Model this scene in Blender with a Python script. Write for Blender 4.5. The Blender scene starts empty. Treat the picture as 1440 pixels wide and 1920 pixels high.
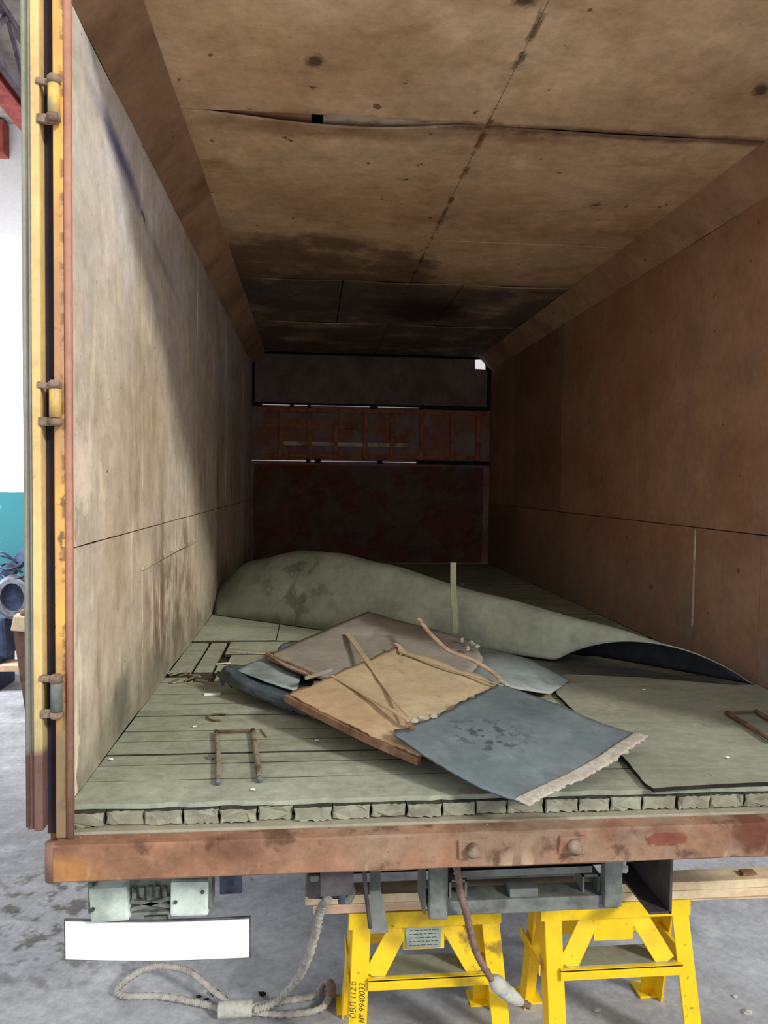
import bpy, bmesh, math, random
from mathutils import Vector, Matrix, Euler, noise
random.seed(7)
SC = bpy.context.scene
COL = SC.collection
# ------------------------------------------------------------ camera
F_PX = 1430.5
CAM = Vector((0.5693, -1.8345, 0.7703)); YAW, PITCH, ROLL = 0.0953, 0.037, 0.0113
fw = Vector((math.sin(YAW)*math.cos(PITCH), math.cos(YAW)*math.cos(PITCH), -math.sin(PITCH)))
rt0 = Vector((math.cos(YAW), -math.sin(YAW), 0)); up0 = rt0.cross(fw)
rt = rt0*math.cos(ROLL) + up0*math.sin(ROLL); up = -rt0*math.sin(ROLL) + up0*math.cos(ROLL)
cd = bpy.data.cameras.new('camera'); cam = bpy.data.objects.new('camera', cd); COL.objects.link(cam)
cam.matrix_world = Matrix(((rt.x, up.x, -fw.x, CAM.x), (rt.y, up.y, -fw.y, CAM.y), (rt.z, up.z, -fw.z, CAM.z), (0, 0, 0, 1)))
cd.sensor_fit = 'VERTICAL'; cd.sensor_height = 36; cd.lens = F_PX/1920*36; cd.clip_start = .01; cd.clip_end = 200
SC.camera = cam
# ------------------------------------------------------------ world, sun, lamps, exposure
SC.view_settings.view_transform = 'Standard'; SC.view_settings.look = 'None'
SC.view_settings.gamma = 1; SC.view_settings.use_curve_mapping = False
SC.view_settings.exposure = 0.0
w = bpy.data.worlds.new('hall_light'); SC.world = w; w.use_nodes = True
w.node_tree.nodes['Background'].inputs[0].default_value = (.90, .93, 1.0, 1)
w.node_tree.nodes['Background'].inputs[1].default_value = 1.15
def lamp(name, kind, energy, loc, direction, color=(1, 1, 1), **kw):
    l = bpy.data.lights.new(name, kind); l.energy = energy; l.color = color
    for k, v in kw.items(): setattr(l, k, v)
    o = bpy.data.objects.new(name, l); COL.objects.link(o); o.location = loc
    o.rotation_euler = Vector(direction).to_track_quat('-Z', 'Y').to_euler(); return o
lamp('hall_daylight', 'SUN', 2.65, (6, -7, 6), (-.81, 1, -.70), (1, .97, .90), angle=math.radians(8))
lamp('wall_fill_light', 'AREA', 260, (-3.1, 4.7, 1.2), (.12, 1, .0), (.92, .96, 1), shape='RECTANGLE', size=2.2, size_y=1.6)  # unseen area lamp added to whiten the far hall wall
lamp('ground_fill_light', 'AREA', 95, (-3.2, 4.4, 2.9), (.12, .0, -1), (.94, .97, 1), shape='RECTANGLE', size=1.6, size_y=2.5, spread=math.radians(110))  # unseen area lamp added to brighten the hall floor beyond the door
G = -1.10          # hall floor height
W, ZW, ZC, CH, YB = 2.30, 1.884, 2.006, .13, 5.49

# ------------------------------------------------------------ materials
def srgb(r, g, b):
    f = lambda c: (c/255/12.92) if c/255 <= .04045 else ((c/255+.055)/1.055)**2.4
    return (f(r), f(g), f(b), 1)
ALL_M = []
class M:
    def __init__(s, name, base, rough=.8, metal=0, coord='pos', spec=.3):
        s.m = bpy.data.materials.new(name); s.m.use_nodes = True; s.t = s.m.node_tree; s.n = s.t.nodes; s.l = s.t.links
        s.b = s.n['Principled BSDF']; s.b.inputs['Roughness'].default_value = rough; s.b.inputs['Metallic'].default_value = metal
        s.b.inputs['Specular IOR Level'].default_value = spec
        if coord == 'pos': s.c = s.n.new('ShaderNodeNewGeometry').outputs['Position']
        else: s.c = s.n.new('ShaderNodeTexCoord').outputs['Object']
        s.col = base if len(base) == 4 else (*base, 1); s.b.inputs['Base Color'].default_value = s.col; s.cur = None; ALL_M.append(s)
    def math(s, op, a, b=None, clamp=False):
        m = s.n.new('ShaderNodeMath'); m.operation = op; m.use_clamp = clamp
        for i, v in enumerate((a, b)):
            if v is None: continue
            if isinstance(v, (int, float)): m.inputs[i].default_value = v
            else: s.l.new(v, m.inputs[i])
        return m.outputs[0]
    def noise(s, scale=5, detail=6, stretch=(1, 1, 1), off=(0, 0, 0), rough=.6):
        mp = s.n.new('ShaderNodeMapping'); mp.inputs['Scale'].default_value = stretch; mp.inputs['Location'].default_value = off
        s.l.new(s.c, mp.inputs[0]); t = s.n.new('ShaderNodeTexNoise'); t.inputs['Scale'].default_value = scale
        t.inputs['Detail'].default_value = detail; t.inputs['Roughness'].default_value = rough
        s.l.new(mp.outputs[0], t.inputs['Vector']); return t.outputs['Fac']
    def rng(s, v, lo, hi, a=0, b=1):
        r = s.n.new('ShaderNodeMapRange'); r.inputs[1].default_value = lo; r.inputs[2].default_value = hi
        r.inputs[3].default_value = a; r.inputs[4].default_value = b; s.l.new(v, r.inputs[0]); return r.outputs[0]
    def spots(s, lo=.5, hi=.6, **k): return s.rng(s.noise(**k), lo, hi)
    def axis(s, ax, a, b, jit=0, scale=8, **k):
        sp = s.n.new('ShaderNodeSeparateXYZ'); s.l.new(s.c, sp.inputs[0]); v = sp.outputs[ax]
        if jit: v = s.math('ADD', v, s.math('MULTIPLY', s.math('SUBTRACT', s.noise(scale=scale, **k), .5), jit))
        return s.rng(v, a, b, 1, 0)
    def blob(s, c, r, rot=(0, 0, 0), jit=.5, scale=12, soft=.4):
        mp = s.n.new('ShaderNodeMapping'); mp.vector_type = 'TEXTURE'
        mp.inputs['Location'].default_value = c; mp.inputs['Rotation'].default_value = rot; mp.inputs['Scale'].default_value = r
        s.l.new(s.c, mp.inputs[0]); ln = s.n.new('ShaderNodeVectorMath'); ln.operation = 'LENGTH'; s.l.new(mp.outputs[0], ln.inputs[0])
        v = s.math('ADD', ln.outputs['Value'], s.math('MULTIPLY', s.math('SUBTRACT', s.noise(scale=scale), .5), jit*2))
        return s.rng(v, 1-soft, 1+soft, 1, 0)
    def mul(s, a, b): return s.math('MULTIPLY', a, b, True)
    def mx(s, a, b): return s.math('MAXIMUM', a, b, True)
    def lay(s, color, mask, fac=1.0):
        if len(color) == 3: color = (*color, 1)
        mix = s.n.new('ShaderNodeMix'); mix.data_type = 'RGBA'
        s.l.new(s.mul(mask, fac), mix.inputs['Factor'])
        if s.cur is None: mix.inputs[6].default_value = s.col
        else: s.l.new(s.cur, mix.inputs[6])
        mix.inputs[7].default_value = color; s.cur = mix.outputs[2]; s.l.new(s.cur, s.b.inputs['Base Color']); return s
    def randval(s, amt=.15):
        oi = s.n.new('ShaderNodeObjectInfo'); hs = s.n.new('ShaderNodeHueSaturation')
        s.l.new(s.rng(oi.outputs['Random'], 0, 1, 1-amt, 1+amt), hs.inputs['Value'])
        s.l.new(s.cur, hs.inputs['Color']); s.cur = hs.outputs[0]; s.l.new(s.cur, s.b.inputs['Base Color']); return s
    def grit(s, amt=.16, scale=28):
        a = s.rng(s.noise(scale=scale, detail=12, rough=.75, off=(3.3, 1.7, 2.1)), .30, .70, 1-amt, 1+amt)
        b = s.rng(s.noise(scale=scale*.18, detail=8, rough=.7, off=(9.3, 4.7, 6.1)), .30, .70, 1-amt*.8, 1+amt*.8)
        d = s.rng(s.noise(scale=scale*3.2, detail=4, off=(1.3, 7.7, 2.1)), .66, .74, 1, 1-amt*1.6)
        hs = s.n.new('ShaderNodeHueSaturation'); s.l.new(s.math('MULTIPLY', s.math('MULTIPLY', a, b), d), hs.inputs['Value'])
        if s.cur is None: hs.inputs['Color'].default_value = s.col
        else: s.l.new(s.cur, hs.inputs['Color'])
        s.cur = hs.outputs[0]; s.l.new(s.cur, s.b.inputs['Base Color']); return s
    def bump(s, strength=.3, dist=.003, **k):
        b = s.n.new('ShaderNodeBump'); b.inputs['Strength'].default_value = strength; b.inputs['Distance'].default_value = dist
        s.l.new(s.noise(**k), b.inputs['Height'])
        if s.b.inputs['Normal'].links: s.l.new(s.b.inputs['Normal'].links[0].from_socket, b.inputs['Normal'])
        s.l.new(b.outputs[0], s.b.inputs['Normal']); return s
def simple(name, c, c2=None, rough=.8, metal=0, scale=12, lo=.45, hi=.65, bump=.3, bs=40, bd=.002, spec=.3, detail=8):
    m = M(name, c, rough, metal, spec=spec)
    if c2: m.lay(c2, m.spots(lo, hi, scale=scale, detail=detail))
    if bump: m.bump(bump, bd, scale=bs)
    return m

# left wall: grimy off-white painted plywood, torn pale edge at the opening, blue spray mark
ml = M('painted_plywood_left', srgb(214, 200, 178), .85)
ml.lay(srgb(176, 154, 124), ml.spots(.40, .72, scale=1.6, detail=8, stretch=(1, 1, .45)), .9)
ml.lay(srgb(228, 224, 220), ml.mul(ml.axis(2, 1.15, 1.75), ml.spots(.2, .7, scale=2, off=(4, 4, 4))) if False else ml.mul(ml.rng(ml.axis(2, 1.0, 1.7), 0, 1, 1, 0), ml.spots(.25, .6, scale=3)), .8)
ml.lay(srgb(128, 106, 80), ml.mul(ml.spots(.52, .68, scale=5, stretch=(1, 1, .3), off=(2, 1, 0)), ml.axis(2, .75, 1.1, .5, 4)), .7)
ml.lay(srgb(112, 86, 66), ml.mul(ml.blob((0, 1.35, .22), (1, .55, .3), jit=.4, scale=9), ml.spots(.42, .56, scale=11, stretch=(1, 1, .5))), .75)
ml.lay(srgb(232, 214, 186), ml.spots(.58, .64, scale=7, stretch=(1, 1.6, .25), off=(7, 3, 1)), .7)
ml.lay(srgb(118, 116, 96), ml.axis(2, .04, .26, .22, 7), .75)
ml.lay(srgb(92, 92, 80), ml.blob((0, .52, .10), (1, .10, .10), jit=.6, scale=14), .7)
ml.lay(srgb(222, 205, 182), ml.axis(1, .078, .084, .13, 9), .95)
ml.lay(srgb(226, 206, 184), ml.mx(ml.blob((0, .10, .80), (1, .12, .11), jit=.8, scale=22, soft=.06), ml.blob((0, .09, 1.15), (1, .045, .09), jit=.8, scale=22, soft=.06)), .95)
ml.lay(srgb(84, 92, 140), ml.blob((0, .52, 1.725), (1, .26, .032), rot=(-.17, 0, 0), jit=.35, scale=9, soft=.6), .85)
ml.lay(srgb(60, 62, 74), ml.blob((0, .82, 1.655), (1, .03, .012), rot=(-.3, 0, 0), jit=.3, soft=.4), .9)
ml.lay(srgb(120, 128, 150), ml.blob((0, 1.1, 1.60), (1, .25, .02), rot=(-.15, 0, 0), jit=.4, soft=.7), .5)
ml.lay(srgb(70, 62, 52), ml.spots(.735, .76, scale=26, detail=2), .8)
ml.bump(.35, .004, scale=9).bump(.25, .0015, scale=60)
MAT_LEFT = ml.m
def ply(name, a, b, c, dust, dz=.25, zup=None):
    m = M(name, a, .85)
    m.lay(b, m.spots(.38, .66, scale=1.7, detail=8, stretch=(1, .6, 1)), .9)
    m.lay(c, m.spots(.50, .70, scale=4.5, detail=8, stretch=(1, 1, .5), off=(3, 9, 2)), .6)
    m.lay(dust, m.mul(m.axis(2, dz-.12, dz+.3, .45, 4), m.spots(.3, .62, scale=7, stretch=(1, 1, .35))), .7)
    m.lay(srgb(56, 42, 30), m.spots(.72, .75, scale=13, detail=2, off=(5, 0, 5)), .7)
    m.lay(srgb(150, 132, 118), m.spots(.60, .70, scale=9, detail=10, stretch=(1, 1, .4), off=(1, 8, 3)), .35); m.randval(.15)
    return m.bump(.25, .003, scale=14).bump(.2, .001, scale=70, stretch=(1, .2, 1)).m
MAT_RIGHT = ply('brown_plywood_right', srgb(164, 126, 98), srgb(142, 98, 68), srgb(134, 106, 88), srgb(134, 120, 108))
mc = M('stained_ceiling_plywood', srgb(232, 198, 158), .85)
mc.lay(srgb(192, 150, 108), mc.spots(.38, .68, scale=1.5, detail=8), .9)
mc.lay(srgb(160, 116, 82), mc.spots(.55, .72, scale=3, detail=9, stretch=(1, 1.4, 1), off=(4, 1, 0)), .6)
mc.lay(srgb(106, 76, 58), mc.mx(mc.mul(mc.blob((.6, 2.9, 2.0), (.75, .85, 1), jit=.35, scale=6, soft=.10), mc.spots(.2, .5, scale=4)), mc.blob((1.75, .80, 2.0), (.75, .03, 1), jit=1.2, scale=9)), .8)
mc.lay(srgb(100, 62, 34), mc.blob((.75, .86, 2.0), (.55, .07, 1), jit=.8, scale=9), .45)
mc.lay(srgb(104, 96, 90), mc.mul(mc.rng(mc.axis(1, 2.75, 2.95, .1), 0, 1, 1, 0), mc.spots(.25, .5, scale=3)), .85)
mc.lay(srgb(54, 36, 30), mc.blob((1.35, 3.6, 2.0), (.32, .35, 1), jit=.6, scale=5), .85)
mc.lay(srgb(84, 66, 46), mc.mx(mc.blob((.57, .46, 2.0), (.026, .034, 1), jit=.8, scale=50), mc.mx(mc.blob((1.95, .46, 2.0), (.022, .04, 1), rot=(0, 0, -.5), jit=.8, scale=50), mc.blob((1.10, .11, 2.0), (.03, .03, 1), jit=.7, scale=50))), .9)
mc.lay(srgb(74, 54, 38), mc.spots(.70, .73, scale=12, detail=2, off=(1, 2, 3)), .75)
mc.lay(srgb(80, 60, 42), mc.mul(mc.blob((1.163, .6, 2.0), (.012, 3, 1), jit=1.0, scale=9, soft=.3), mc.spots(.48, .56, scale=7)), .75)
mc.bump(.25, .003, scale=10).bump(.15, .001, scale=60)
MAT_CEIL = mc.m
MAT_CHAM = ply('brown_corner_plywood', srgb(192, 156, 124), srgb(160, 118, 88), srgb(128, 92, 68), srgb(140, 108, 84))
MAT_PALE = simple('pale_batten', srgb(206, 192, 168), srgb(150, 125, 95)).m
def dusty(name, a, b, c, s=1.0, under=False):
    m = M(name, a, .92)
    m.lay(b, m.spots(.42, .66, scale=2.2*s, detail=9, stretch=(.5, 1.2, 1)), .8)
    m.lay(c, m.spots(.55, .68, scale=7*s, detail=8, stretch=(.25, 1.3, 1), off=(3, 2, 0)), .5)
    m.lay(srgb(178, 180, 168), m.spots(.60, .72, scale=4*s, detail=9, stretch=(.6, 1.5, 1), off=(8, 2, 0)), .4)
    if under: m.lay(srgb(48, 46, 42), m.blob((1.90, 1.13, 0), (.50, .17, 1), rot=(0, 0, -.6), jit=.25, scale=5), .85)   # shade below the arch painted dark into the board colour
    m.lay(srgb(62, 58, 48), m.spots(.72, .75, scale=24, detail=3, off=(8, 1, 0)), .6)
    return m.bump(.6, .004, scale=16*s, detail=8, stretch=(.35, 1.5, 1)).bump(.3, .0015, scale=90).m
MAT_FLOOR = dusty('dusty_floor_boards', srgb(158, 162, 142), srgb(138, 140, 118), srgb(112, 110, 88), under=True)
MAT_BLOCK = dusty('dusty_board_ends', srgb(150, 150, 130), srgb(126, 122, 102), srgb(92, 88, 72), 3)
MAT_MAT = dusty('dusty_mat', srgb(152, 154, 136), srgb(134, 134, 110), srgb(114, 112, 92))
MAT_DARK = simple('dark_gap', srgb(26, 22, 18), srgb(44, 36, 28)).m
mr = M('rusty_orange_paint', srgb(150, 110, 84), .8)
mr.lay(srgb(112, 78, 58), mr.spots(.46, .62, scale=5, detail=10, stretch=(.6, 1, 1)), .85)
mr.lay(srgb(148, 126, 104), mr.mul(mr.rng(mr.axis(0, .35, .75, .3, 4), 0, 1, 1, 0), mr.spots(.4, .6, scale=9)), .7)
mr.lay(srgb(84, 56, 42), mr.spots(.57, .66, scale=13, detail=9), .75)
mr.lay(srgb(186, 128, 66), mr.blob((-.01, -.08, -.12), (.1, .2, .04), jit=.6, scale=20), .6)
mr.lay(srgb(205, 180, 145), mr.mul(mr.spots(.58, .64, scale=11, detail=3, stretch=(1, 1, .4), off=(0, 3, 0)), mr.axis(2, -.135, -.095)), .6)
mr.lay(srgb(120, 60, 44), mr.blob((1.44, -.08, -.085), (.055, .2, .018), jit=.7, scale=40, soft=.1), .8)
mr.lay(srgb(96, 48, 34), mr.blob((1.66, -.08, -.08), (.05, .2, .05), jit=.7, scale=30, soft=.2), .8)
MAT_RUST = mr.bump(.6, .003, scale=30, detail=9).m
ms = M('dusty_sill_top', srgb(150, 144, 124), .9)
ms.lay(srgb(136, 100, 70), ms.axis(1, -.052, -.034, .02, 20), .85)
ms.lay(srgb(96, 82, 64), ms.spots(.58, .68, scale=14, detail=8, stretch=(.4, 1, 1)), .6)
MAT_SILLTOP = ms.bump(.5, .002, scale=50).m
def yellow(name, base, chip, grime, fac=.7, glo=.5, chip_lo=.60):
    m = M(name, base, .45, spec=.45)
    m.lay(grime, m.spots(glo, glo+.2, scale=9, detail=9), fac)
    m.lay(chip, m.spots(chip_lo, chip_lo+.03, scale=16, detail=12, off=(4, 4, 1)), .9)
    m.lay(srgb(86, 70, 40), m.spots(.69, .73, scale=34, detail=3, off=(9, 4, 1)), .7)
    return m
my = yellow('yellow_stand_paint', srgb(246, 206, 24), srgb(66, 56, 40), srgb(200, 156, 30), .5, .5, .675)
my.lay(srgb(120, 92, 38), my.mul(my.spots(.50, .62, scale=11, detail=9, off=(1, 7, 4)), my.blob((1.07, .5, -.68), (.16, .4, .10), jit=.4)), .85)
my.lay(srgb(176, 138, 40), my.mul(my.spots(.40, .60, scale=8, detail=9, off=(6, 1, 4)), my.blob((.95, .5, -.58), (.34, .4, .09), jit=.4)), .7)
MAT_YEL = my.bump(.2, .001, scale=40).m
mp = yellow('yellow_post_paint', srgb(232, 182, 92), srgb(120, 84, 58), srgb(206, 152, 92), .7, .45)
mp.lay(srgb(122, 104, 84), mp.axis(2, .12, .42, .5, 4), .9)
mp.lay(srgb(176, 134, 104), mp.mul(mp.blob((0, -.05, 1.0), (1, 1, .35), jit=.6, scale=4), mp.spots(.35, .5, scale=7, stretch=(1, 1, .3))), .8)
mp.lay(srgb(140, 92, 62), mp.mul(mp.spots(.50, .56, scale=22, detail=10, off=(5, 5, 5)), mp.rng(mp.axis(0, .004, .012, .01, 30), 0, 1, 1, 0)), .85)
MAT_POSTYEL = mp.bump(.4, .001, scale=60).m
MAT_POSTRED = (lambda m: m.lay(srgb(126, 100, 84), m.axis(2, .05, .5, .4, 5), .85).lay(srgb(186, 140, 112), m.spots(.6, .7, scale=8, stretch=(1, 1, .2)), .5).bump(.3, .001, scale=50).m)(M('salmon_post_paint', srgb(178, 126, 104), .6))
MAT_DOORYEL = (lambda m: m.lay(srgb(226, 186, 128), m.spots(.45, .6, scale=4, stretch=(1, 1, .3)), .8).lay(srgb(150, 140, 104), m.axis(2, .1, .4, .3, 5), .8).lay(srgb(112, 84, 74), m.axis(2, .14, .16, .03, 9), 1).m)(M('cream_door_edge_paint', srgb(228, 196, 132), .6))
MAT_DOORGREY = (lambda m: m.lay(srgb(136, 134, 104), m.spots(.5, .6, scale=5, stretch=(1, 1, .25)), .8).lay(srgb(180, 182, 160), m.spots(.6, .66, scale=6, stretch=(1, 1, .2), off=(3, 3, 1)), .8).lay(srgb(112, 84, 74), m.axis(2, .14, .16, .03, 9), 1).m)(M('grey_green_door_edge', srgb(148, 146, 134), .7))
MAT_NAVY = simple('dark_door_gap', srgb(38, 34, 46), srgb(58, 42, 40), .7, scale=5).m  # dark tone for the web behind the gap between post and door
MAT_HINGE = simple('rusty_hinge', srgb(150, 128, 108), srgb(98, 76, 62), .7, scale=30).m
MAT_HINGEP = simple('hinge_pin_paint', srgb(228, 186, 100), srgb(176, 160, 140), .5, scale=25).m
MAT_BLUE = (lambda m: m.lay(srgb(84, 96, 98), m.spots(.42, .66, scale=5, detail=9), .8).lay(srgb(134, 142, 140), m.spots(.56, .72, scale=9, detail=9, off=(2, 2, 2)), .45).lay(srgb(52, 62, 66), m.mul(m.spots(.52, .58, scale=30, detail=6), m.blob((1.05, .16, .05), (.11, .09, 1), jit=.5)), .75).bump(.3, .002, scale=20).m)(M('blue_grey_lining', srgb(106, 116, 118), .6, spec=.4))
MAT_PBLUE = (lambda m: m.lay(srgb(106, 118, 112), m.spots(.45, .62, scale=6, detail=9), .8).lay(srgb(176, 184, 178), m.spots(.6, .7, scale=14, detail=9), .5).bump(.4, .002, scale=25).m)(M('pale_blue_grey_lining', srgb(146, 158, 156), .65))
MAT_DBLUE = simple('dark_blue_grey_lining', srgb(74, 86, 92), srgb(52, 62, 68), .5, scale=8, spec=.4).m  # darkened for the curled front that faces away from the light
MAT_TAN = (lambda m: m.lay(srgb(168, 144, 108), m.spots(.42, .66, scale=5, detail=9), .7).lay(srgb(140, 108, 74), m.spots(.58, .72, scale=8, detail=9, stretch=(1.5, .5, 1), off=(2, 2, 2)), .6).lay(srgb(176, 146, 110), m.blob((.62, .42, .1), (.34, .12, 1), rot=(0, 0, -.95), jit=.5, scale=15), .8).bump(.5, .003, scale=12, detail=10).m)(M('tan_bare_board', srgb(186, 166, 132), .9))
MAT_EDGE = simple('brown_board_edge', srgb(142, 108, 80), srgb(100, 72, 54), .85, scale=14).m
MAT_P1 = (lambda m: m.lay(srgb(118, 106, 96), m.spots(.42, .62, scale=4, detail=9, stretch=(1, .5, 1)), .85).lay(srgb(160, 156, 142), m.spots(.52, .66, scale=3, detail=9, off=(4, 0, 0)), .7).lay(srgb(92, 74, 66), m.blob((.98, 1.6, .07), (.4, .1, 1), rot=(0, 0, -1.05), jit=.6, scale=9), .75).bump(.4, .002, scale=25).m)(M('grey_brown_dusty_board', srgb(146, 140, 128), .85))
MAT_FRAY = simple('pale_frayed_edge', srgb(172, 166, 152), srgb(150, 138, 120), .95, scale=40, bump=.8, bs=90).m
MAT_LATH = simple('splintered_lath', srgb(186, 160, 130), srgb(150, 122, 92), .85, scale=14).m
MAT_LATHG = simple('pale_green_lath', srgb(178, 180, 140), srgb(156, 156, 120), .8, scale=9).m
mt = M('curled_sheet_grey_green', srgb(168, 174, 152), .6, spec=.35)
mt.lay(srgb(128, 134, 120), mt.spots(.45, .64, scale=2.6, detail=9, stretch=(1, 1, 1.3)), .75)
mt.lay(srgb(190, 192, 168), mt.spots(.54, .68, scale=3.5, detail=8, off=(5, 5, 0)), .5)
mt.lay(srgb(58, 62, 60), mt.mul(mt.blob((.48, 2.45, .2), (.24, .4, .24), jit=.6, scale=7), mt.spots(.5, .58, scale=9, detail=6)), .8)
mt.lay(srgb(176, 178, 164), mt.mul(mt.blob((.55, 2.35, .2), (.2, .3, .2), jit=.5, scale=9), mt.spots(.6, .64, scale=16)), .6)
mt.lay(srgb(104, 108, 92), mt.axis(0, .35, 1.15, .5, 4), .75)
MAT_TUBE = mt.bump(.3, .004, scale=6).bump(.2, .001, scale=70).m
MAT_INNER = simple('shaded_sheet_underside', srgb(46, 50, 56), srgb(34, 38, 44), .7).m  # underside coloured near-black to stand for the shade inside the arch
MAT_ROD = simple('rusty_rod', srgb(142, 134, 110), srgb(100, 82, 62), .8, scale=20).m
MAT_RODR = simple('brown_rod', srgb(118, 92, 72), srgb(84, 62, 48), .8, scale=20).m
MAT_CUT = simple('cut_steel', srgb(110, 114, 120), srgb(76, 78, 84), .5).m
MAT_STEEL = simple('grey_chassis_steel', srgb(126, 130, 124), srgb(92, 96, 90), .7, scale=12, spec=.3).m
MAT_STEELD = simple('dark_chassis_steel', srgb(84, 78, 80), srgb(58, 52, 52), .65, scale=9).m
MAT_TIMBER = (lambda m: m.lay(srgb(206, 174, 136), m.spots(.45, .6, scale=5, detail=8, stretch=(.3, 2, 2)), .7).lay(srgb(168, 138, 108), m.spots(.64, .7, scale=9, stretch=(.3, 2, 3)), .6).lay(srgb(196, 150, 128), m.mul(m.axis(0, 1.1, 1.3), m.axis(2, -.55, -.54)), .6).bump(.3, .002, scale=30, stretch=(.2, 2, 2)).m)(M('sawn_timber', srgb(228, 206, 168), .8))
mg = M('hall_concrete', srgb(168, 169, 172), .88)
mg.lay(srgb(132, 134, 139), mg.spots(.42, .64, scale=1.6, detail=10), .8)
mg.lay(srgb(192, 194, 195), mg.spots(.54, .66, scale=2.6, detail=9, off=(4, 4, 0)), .6)
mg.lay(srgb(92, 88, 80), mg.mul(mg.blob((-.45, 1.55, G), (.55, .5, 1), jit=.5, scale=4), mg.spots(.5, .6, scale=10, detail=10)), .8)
mg.lay(srgb(70, 70, 74), mg.spots(.70, .74, scale=14, detail=5, off=(1, 3, 0)), .6)
MAT_GROUND = mg.bump(.6, .01, scale=4, detail=9).bump(.4, .003, scale=40).m
mw = M('hall_wall_paint', srgb(190, 187, 186), .9)
mw.lay(srgb(30, 78, 84), mw.axis(2, .632, .638, .02, 6), 1)
mw.lay(srgb(70, 116, 118), mw.mul(mw.spots(.66, .70, scale=8, detail=5), mw.axis(2, .60, .62)), .7)
MAT_HALL = mw.bump(.2, .003, scale=20).m
MAT_REDSTEEL = simple('red_oxide_steel', srgb(140, 64, 56), srgb(110, 48, 44), .7).m
MAT_TRUSS = simple('grey_truss_steel', srgb(92, 86, 96), srgb(70, 64, 72), .7).m
MAT_ROPE = simple('pale_rope', srgb(176, 172, 162), srgb(150, 144, 132), .95, scale=30).m
MAT_ROPEB = simple('brown_rope', srgb(136, 112, 100), srgb(108, 86, 76), .95, scale=30).m
MAT_SLEEVE = simple('white_cloth_sleeve', srgb(186, 186, 176), srgb(160, 158, 148), .9, scale=20).m
MAT_PLATE = simple('blank_white_plate', (.92, .92, .92), None, .35, bump=0, spec=.5).m
MAT_RIM = simple('dark_plate_frame', srgb(96, 96, 98), srgb(66, 66, 68), .5).m
MAT_LAMP = simple('pale_lamp_glass', srgb(214, 226, 214), srgb(170, 182, 170), .25, scale=8, spec=.6).m
MAT_LAMPB = simple('lamp_bracket', srgb(118, 124, 112), srgb(70, 74, 68), .7, scale=25).m
MAT_RUBBER = simple('dark_blue_flap', srgb(92, 98, 114), srgb(48, 52, 64), .7).m
MAT_LABEL = simple('grey_metal_label', srgb(158, 168, 156), srgb(138, 148, 138), .4, scale=10).m
MAT_INK = simple('black_marker', srgb(40, 34, 22), None, .7, bump=0).m
MAT_WHITE = simple('white_chip', srgb(214, 216, 206), None, .8).m
MAT_FOAM = (lambda m: m.lay(srgb(140, 124, 114), m.spots(.45, .55, scale=5, detail=9), .9).lay(srgb(160, 88, 44), m.spots(.54, .64, scale=3, detail=9, off=(2, 6, 0)), .8).bump(.8, .02, scale=9).m)(M('old_insulation', srgb(150, 100, 84), .9))
MAT_BATTEN = simple('reddish_batten', srgb(176, 110, 74), srgb(130, 84, 62), .85).m
MAT_BACK = simple('grey_brown_back_panel', srgb(128, 110, 100), srgb(108, 92, 82), .85, scale=3).m
MAT_SKIN = simple('outer_skin_paint', srgb(190, 130, 60), srgb(150, 96, 50), .7, scale=3).m
MAT_MACH = simple('dark_blue_machine', srgb(56, 66, 92), srgb(34, 38, 54), .6, scale=12).m
MAT_MACHG = simple('grey_casting', srgb(112, 112, 120), srgb(80, 80, 86), .7, scale=20).m
MAT_WOODB = simple('battered_wood_block', srgb(178, 160, 132), srgb(104, 74, 60), .85, scale=14).m

for q in ALL_M:
    if q.m.name in ('blank_white_plate', 'black_marker', 'dark_gap', 'slab_paint'): continue
    q.grit(.24 if q.m.name in ('painted_plywood_left', 'rusty_orange_paint', 'dusty_floor_boards', 'dusty_board_ends', 'hall_concrete', 'stained_ceiling_plywood') else (.08 if 'yellow' in q.m.name or 'hall_wall' in q.m.name else .17), 14 if 'left' in q.m.name or 'ceiling' in q.m.name else 28)
# ------------------------------------------------------------ helpers
def tag(o, label=None, cat=None, group=None, kind=None):
    for k, v in (('label', label), ('category', cat), ('group', group), ('kind', kind)):
        if v: o[k] = v
    return o
def empty(name, loc, label=None, cat=None, group=None):
    o = bpy.data.objects.new(name, None); COL.objects.link(o); o.location = loc; o.empty_display_size = .05
    return tag(o, label, cat, group)
def wpos(p):
    v = Vector((0, 0, 0))
    while p is not None: v += Vector(p.location); p = p.parent
    return v
def obj(name, bm, mats, parent=None, smooth=False, origin=None):
    """bmesh given in world coordinates -> one mesh object under parent"""
    if not isinstance(mats, (list, tuple)): mats = [mats]
    c = Vector(origin) if origin is not None else (Vector((0, 0, 0)) if parent is None else wpos(parent))
    for v in bm.verts: v.co -= c
    bmesh.ops.recalc_face_normals(bm, faces=bm.faces)
    me = bpy.data.meshes.new(name); bm.to_mesh(me); bm.free()
    for m in mats: me.materials.append(m)
    if smooth:
        for p in me.polygons: p.use_smooth = True
    o = bpy.data.objects.new(name, me); COL.objects.link(o); o.parent = parent
    o.location = c - (wpos(parent) if parent is not None else Vector((0, 0, 0)))
    return o
def NB(): return bmesh.new()
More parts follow.
